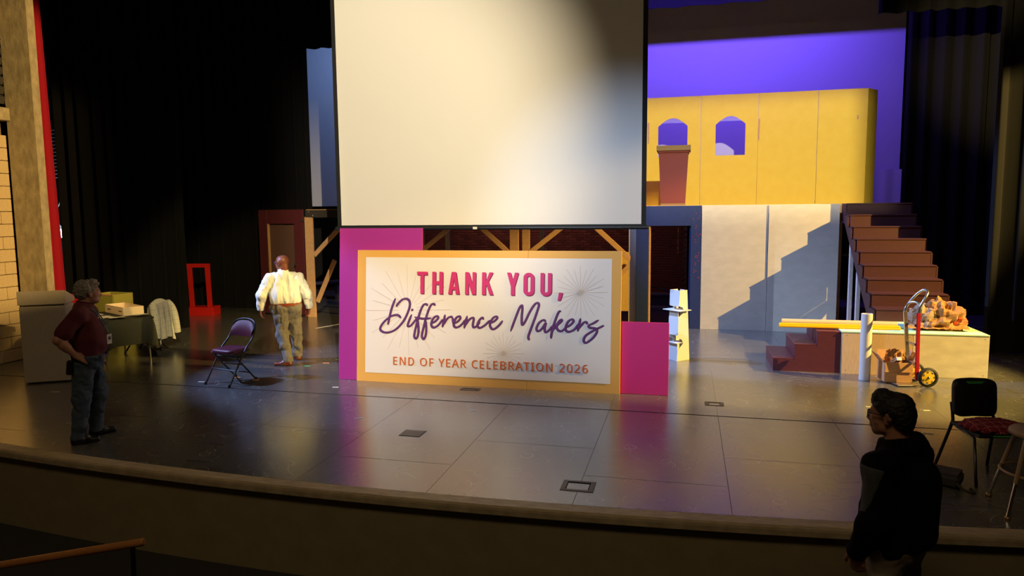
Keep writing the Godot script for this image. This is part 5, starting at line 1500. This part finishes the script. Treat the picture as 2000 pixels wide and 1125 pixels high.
func man_in_white_shirt() -> void:
	var o := v(-6.03, 0, -9.78)
	var t := thing("person", "bald person in white shirt and grey check trousers walking away", "person", o, 31)
	var f := v(-0.08, 0, -0.99).normalized()
	var P := v(0.0, 0.93, 0.0); var Cc := v(-0.01, 1.24, 0.0)
	var nk := v(-0.02, 1.415, 0.0)
	var hd := Transform3D(aim_basis(v(-0.62, -0.06, -0.78)).scaled(v(1.09, 1.09, 1.09)), v(-0.03, 1.565, -0.01))
	var sl := v(-0.215, 1.325, 0.0); var el := v(-0.35, 1.09, 0.05); var wl := v(-0.375, 0.865, -0.03)
	var sr := v(0.19, 1.325, 0.0); var er := v(0.315, 1.09, 0.05); var wr := v(0.345, 0.865, -0.02)
	var hl := v(-0.085, 0.88, 0.0); var kl := v(-0.07, 0.48, 0.04); var al := v(0.0, 0.08, 0.18)
	var hr := v(0.085, 0.88, 0.0); var kr := v(0.13, 0.48, -0.1); var ar := v(0.14, 0.09, -0.22)
	var body := net()
	skin_net(body, torso_bones(f, P, Cc, 0.24, 0.11, 0.03, -0.015) + [bn(nk, nk + v(0, 0.08, 0), 0.07, 0.062), bn(sl, el, 0.05, 0.045), bn(el, wl, 0.045, 0.032), bn(sr, er, 0.05, 0.045), bn(er, wr, 0.045, 0.032), bn(hl, kl, 0.08, 0.058), bn(kl, al, 0.052, 0.042), bn(hr, kr, 0.08, 0.058), bn(kr, ar, 0.052, 0.042), bn(nk, sl, 0.05, 0.05), bn(nk, sr, 0.05, 0.05)], 0.016, 0.03)
	skin_net(body, head_bones(hd) + [bn(hd * v(0, -0.04, -0.035), nk + v(0, -0.02, 0), 0.066, 0.072)], 0.006, 0.022)
	skin_net(body, [bn(el.lerp(wl, 0.6), wl, 0.036, 0.029)] + hand_bones(wl, v(0.12, -1, -0.1), v(1, 0, 0.2), v(0.1, 0, -1), 0.4), 0.006, 0.012)
	skin_net(body, [bn(er.lerp(wr, 0.6), wr, 0.036, 0.029)] + hand_bones(wr, v(-0.1, -1, -0.02), v(-1, 0, 0.3), v(-0.1, 0, -1), 0.42), 0.006, 0.012)
	part(t, "body", net_mesh(body), M.skin_brown)
	eyes(t, hd)
	glasses(t, hd, M.frame_violet)
	var sh := torso_bones(f, P + v(0, 0.06, 0), Cc, 0.2, 0.126, 0.05, 0.0)
	sh += [bn(P + v(-0.1, 0.1, 0.02), P + v(0.1, 0.1, 0.02), 0.125, 0.125), bn(nk + v(0, -0.04, 0.01), sl + v(0.02, 0.0, 0), 0.08, 0.085), bn(nk + v(0, -0.04, 0.01), sr - v(0.02, 0.0, 0), 0.08, 0.085), bn(sl, sl.lerp(el, 0.3), 0.09, 0.085), bn(sr, sr.lerp(er, 0.3), 0.09, 0.085), bn(nk, nk + v(0, 0.02, 0), 0.08, 0.075)]
	var so := net()
	skin_net(so, sh, 0.012, 0.045, [[v(0, 1, -0.25).normalized(), v(0, 1, -0.25).normalized().dot(nk + v(0, 0.045, 0))], [Vector3.DOWN, -0.945]], 0.02, v(11, 3.5, 9), 13)
	for w in [[sl, el, wl], [sr, er, wr]]:
		skin_net(so, [bn(w[0], w[1], 0.09, 0.076), bn(w[1], w[2].lerp(w[1], 0.15), 0.076, 0.058)], 0.011, 0.03, [], 0.018, v(10, 8, 10), 31)
	part(t, "shirt", net_mesh(so), M.shirt)
	band(t, "collar", nk + v(0, 0.035, 0.0), 0.082, 0.078, v(-0.1, -0.2, -1), 0.045, M.shirt)
	for w in [[wl, el], [wr, er]]:
		var d: Vector3 = (w[1] - w[0]).normalized()
		var m := MB.new(); m.tube([w[0] + d * -0.005, w[0] + d * 0.065], 0.052, 20, false)
		m.tube([w[0] + d * 0.065, w[0] + d * -0.005], 0.049, 20, false)
		part(t, "cuff", m, M.shirt)
	band(t, "belt", P + v(0.0, 0.005, 0.0), 0.236, 0.152, f, 0.042, M.belt_brown)
	var tr := torso_bones(f, P + v(0, -0.1, 0), P + v(0, -0.01, 0), 0.2, 0.124, 0.0, 0.0)
	tr += [bn(P + v(-0.075, -0.09, 0.05), P + v(-0.075, -0.14, 0.04), 0.1, 0.1), bn(P + v(0.075, -0.09, 0.05), P + v(0.075, -0.14, 0.04), 0.1, 0.1), bn(hl, kl, 0.118, 0.09), bn(kl, al, 0.088, 0.078), bn(hr, kr, 0.118, 0.09), bn(kr, ar, 0.088, 0.076)]
	garment(t, "trousers", tr, 0.012, 0.04, M.trousers, [[Vector3.UP, 0.945], [Vector3.DOWN, -0.055]], 0.03, v(8, 5, 8), 17)
	shoe(t, al + v(0.06, -0.08, 0.03), v(-0.95, 0, -0.3), M.shoe_brown, 0.3)
	shoe(t, ar + v(0.02, -0.09, 0.06), v(-0.2, 0, -0.97), M.shoe_brown, 0.3)

func man_in_black_jacket() -> void:
	var o := v(1.19, -0.46, -4.4)
	var t := thing("person", "dark haired person in black hooded jacket and glasses below the stage", "person", o, -14)
	var f := v(-0.94, 0, -0.33).normalized()
	var P := v(0.02, 0.9, 0.0); var Cc := v(0.02, 1.2, 0.0)
	var nk := v(0.01, 1.4, 0.0)
	var hd := Transform3D(aim_basis(v(-0.95, -0.03, -0.3)).scaled(v(1.06, 1.06, 1.06)), v(-0.03, 1.575, -0.01))
	var sl := v(-0.07, 1.32, 0.2); var el := v(-0.09, 1.04, 0.27); var wl := v(-0.17, 0.82, 0.2)   # near arm
	var sr := v(0.1, 1.32, -0.21); var er := v(0.12, 1.04, -0.3); var wr := v(0.04, 0.82, -0.28)
	var hl := v(-0.02, 0.86, 0.09); var kl := v(-0.03, 0.47, 0.11); var al := v(0.0, 0.08, 0.12)
	var hr := v(0.07, 0.86, -0.09); var kr := v(0.06, 0.47, -0.11); var ar := v(0.09, 0.08, -0.13)
	var body := net()
	skin_net(body, torso_bones(f, P, Cc, 0.2, 0.1, 0.03, -0.015) + [bn(nk, nk + v(0, 0.08, 0), 0.06, 0.058), bn(sl, el, 0.045, 0.042), bn(el, wl, 0.042, 0.03), bn(sr, er, 0.045, 0.042), bn(er, wr, 0.042, 0.03), bn(hl, kl, 0.075, 0.055), bn(kl, al, 0.05, 0.04), bn(hr, kr, 0.075, 0.055), bn(kr, ar, 0.05, 0.04), bn(nk, sl, 0.05, 0.05), bn(nk, sr, 0.05, 0.05)], 0.016, 0.03)
	skin_net(body, head_bones(hd) + [bn(hd * v(0, -0.04, -0.035), nk + v(0, -0.02, 0), 0.062, 0.07)], 0.005, 0.022)
	skin_net(body, [bn(el.lerp(wl, 0.6), wl, 0.034, 0.028)] + hand_bones(wl, v(0.05, -1, -0.15), v(0.3, 0, -1), v(-1, 0, -0.3), 0.45), 0.005, 0.012)
	skin_net(body, [bn(er.lerp(wr, 0.6), wr, 0.034, 0.028)] + hand_bones(wr, v(-0.1, -1, 0), v(0.2, 0, 1), v(-1, 0, 0.2), 0.35), 0.006, 0.012)
	part(t, "body", net_mesh(body), M.skin_olive)
	eyes(t, hd)
	glasses(t, hd, M.frame_dark)
	garment(t, "hair", [bn(hd * v(0, 0.052, -0.036), hd * v(0, 0.07, 0.035), 0.088, 0.07), bn(hd * v(-0.02, 0.0, -0.062), hd * v(0.02, 0.0, -0.062), 0.062, 0.062), bn(hd * v(-0.05, 0.04, -0.02), hd * v(-0.045, 0.06, 0.03), 0.04, 0.034), bn(hd * v(0.05, 0.04, -0.02), hd * v(0.045, 0.06, 0.03), 0.04, 0.034), bn(hd * v(-0.03, 0.11, 0.05), hd * v(0.03, 0.11, 0.05), 0.034, 0.034), bn(hd * v(-0.038, 0.03, -0.03), hd * v(-0.036, 0.0, -0.05), 0.052, 0.045), bn(hd * v(0.038, 0.03, -0.03), hd * v(0.036, 0.0, -0.05), 0.052, 0.045), bn(hd * v(-0.03, 0.05, 0.0), hd * v(0.03, 0.05, 0.0), 0.06, 0.06), bn(hd * v(-0.02, -0.05, -0.06), hd * v(0.02, -0.05, -0.06), 0.05, 0.05)], 0.006, 0.03, M.hair_black, [[hd.basis * v(0, -0.8, 0.6), (hd.basis * v(0, -0.8, 0.6)).dot(hd * v(0, 0.048, 0.07))]], 0.006, v(30, 40, 30), 6)
	var jk := torso_bones(f, P + v(0.01, -0.02, 0), Cc, 0.2, 0.14, 0.05, 0.0)
	jk += [bn(nk + v(0.0, -0.05, 0), sl, 0.095, 0.085), bn(nk + v(0.0, -0.05, 0), sr, 0.095, 0.085), bn(sl, el, 0.088, 0.08), bn(el, wl, 0.078, 0.058), bn(sr, er, 0.088, 0.08), bn(er, wr, 0.078, 0.058), bn(nk + v(0, -0.03, 0), nk + v(-0.01, 0.03, 0), 0.09, 0.082), bn(Cc + v(0.1, 0.05, 0.05), P + v(0.1, 0.05, 0.05), 0.12, 0.12)]
	garment(t, "jacket", jk, 0.013, 0.05, M.fleece, [[v(-0.3, 1, -0.1).normalized(), v(-0.3, 1, -0.1).normalized().dot(nk + v(0, 0.06, 0))], [v(0.25, -1, 0).normalized(), v(0.25, -1, 0).normalized().dot(v(0.0, 0.8, 0))]], 0.016, v(6, 4, 6), 23)
	garment(t, "hood", [bn(nk + v(0.1, 0.0, 0.0), nk + v(0.12, -0.07, 0.03), 0.055, 0.05), bn(nk + v(0.07, 0.02, 0.08), nk + v(0.1, 0.0, 0.0), 0.04, 0.055), bn(nk + v(0.1, 0.0, 0.0), nk + v(0.07, 0.02, -0.08), 0.055, 0.04), bn(nk + v(0.09, 0.04, 0.02), nk + v(0.09, 0.05, -0.02), 0.05, 0.05)], 0.01, 0.03, M.fleece, [], 0.008, v(12, 12, 12), 3)
	# grey yoke over the near shoulder and upper chest, soft light put into its colour, with a small woven emblem
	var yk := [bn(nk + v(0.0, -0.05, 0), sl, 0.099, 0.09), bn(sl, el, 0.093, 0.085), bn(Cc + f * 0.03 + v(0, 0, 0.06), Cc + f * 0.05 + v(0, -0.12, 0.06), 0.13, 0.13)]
	var yo := garment(t, "lit_grey_yoke", yk, 0.011, 0.05, M.fleece_grey_lit, [[v(1, -0.35, 0).normalized(), v(1, -0.35, 0).normalized().dot(v(-0.06, 1.3, 0.2))], [Vector3.DOWN, -1.02], [v(0, 1, 0), 1.345]], 0.012, v(6, 4, 6), 23, "grey shoulder panel with soft light in its colour")
	var em := MB.new()
	var eb := aim_basis(v(-0.35, 0.25, 0.9)); var ec := sl + v(-0.07, -0.03, 0.066)
	for k in 3: em.box(ec + eb * v(-0.008 + 0.008 * k, 0.004 * (k % 2), 0), v(0.006, 0.026 - 0.004 * k, 0.004), 0.001, eb)
	part(yo, "emblem", em, M.badge, "small pale emblem")
	var pn := torso_bones(f, P + v(0, -0.08, 0), P + v(0, 0.0, 0), 0.19, 0.12, 0.0, 0.0)
	pn += [bn(hl, kl, 0.11, 0.088), bn(kl, al, 0.085, 0.075), bn(hr, kr, 0.11, 0.088), bn(kr, ar, 0.085, 0.075)]
	garment(t, "trousers", pn, 0.014, 0.045, M.khaki, [[Vector3.UP, 0.92], [Vector3.DOWN, -0.05]], 0.016, v(7, 7, 7), 27)
	shoe(t, al + v(0.07, -0.08, 0.0), v(-0.95, 0, -0.2), M.shoe_black)
	shoe(t, ar + v(0.07, -0.08, 0.0), v(-0.95, 0, -0.3), M.shoe_black)

func _ready() -> void:
	rng.seed = 1
	setup_view()
	make_materials()
	lights()
	build_shell()
	build_drapes()
	build_screen()
	build_platform()
	build_stairs()
	build_banner()
	build_backstage()
	build_right_props()
	build_left_props()
	build_floor_details()
	build_people()
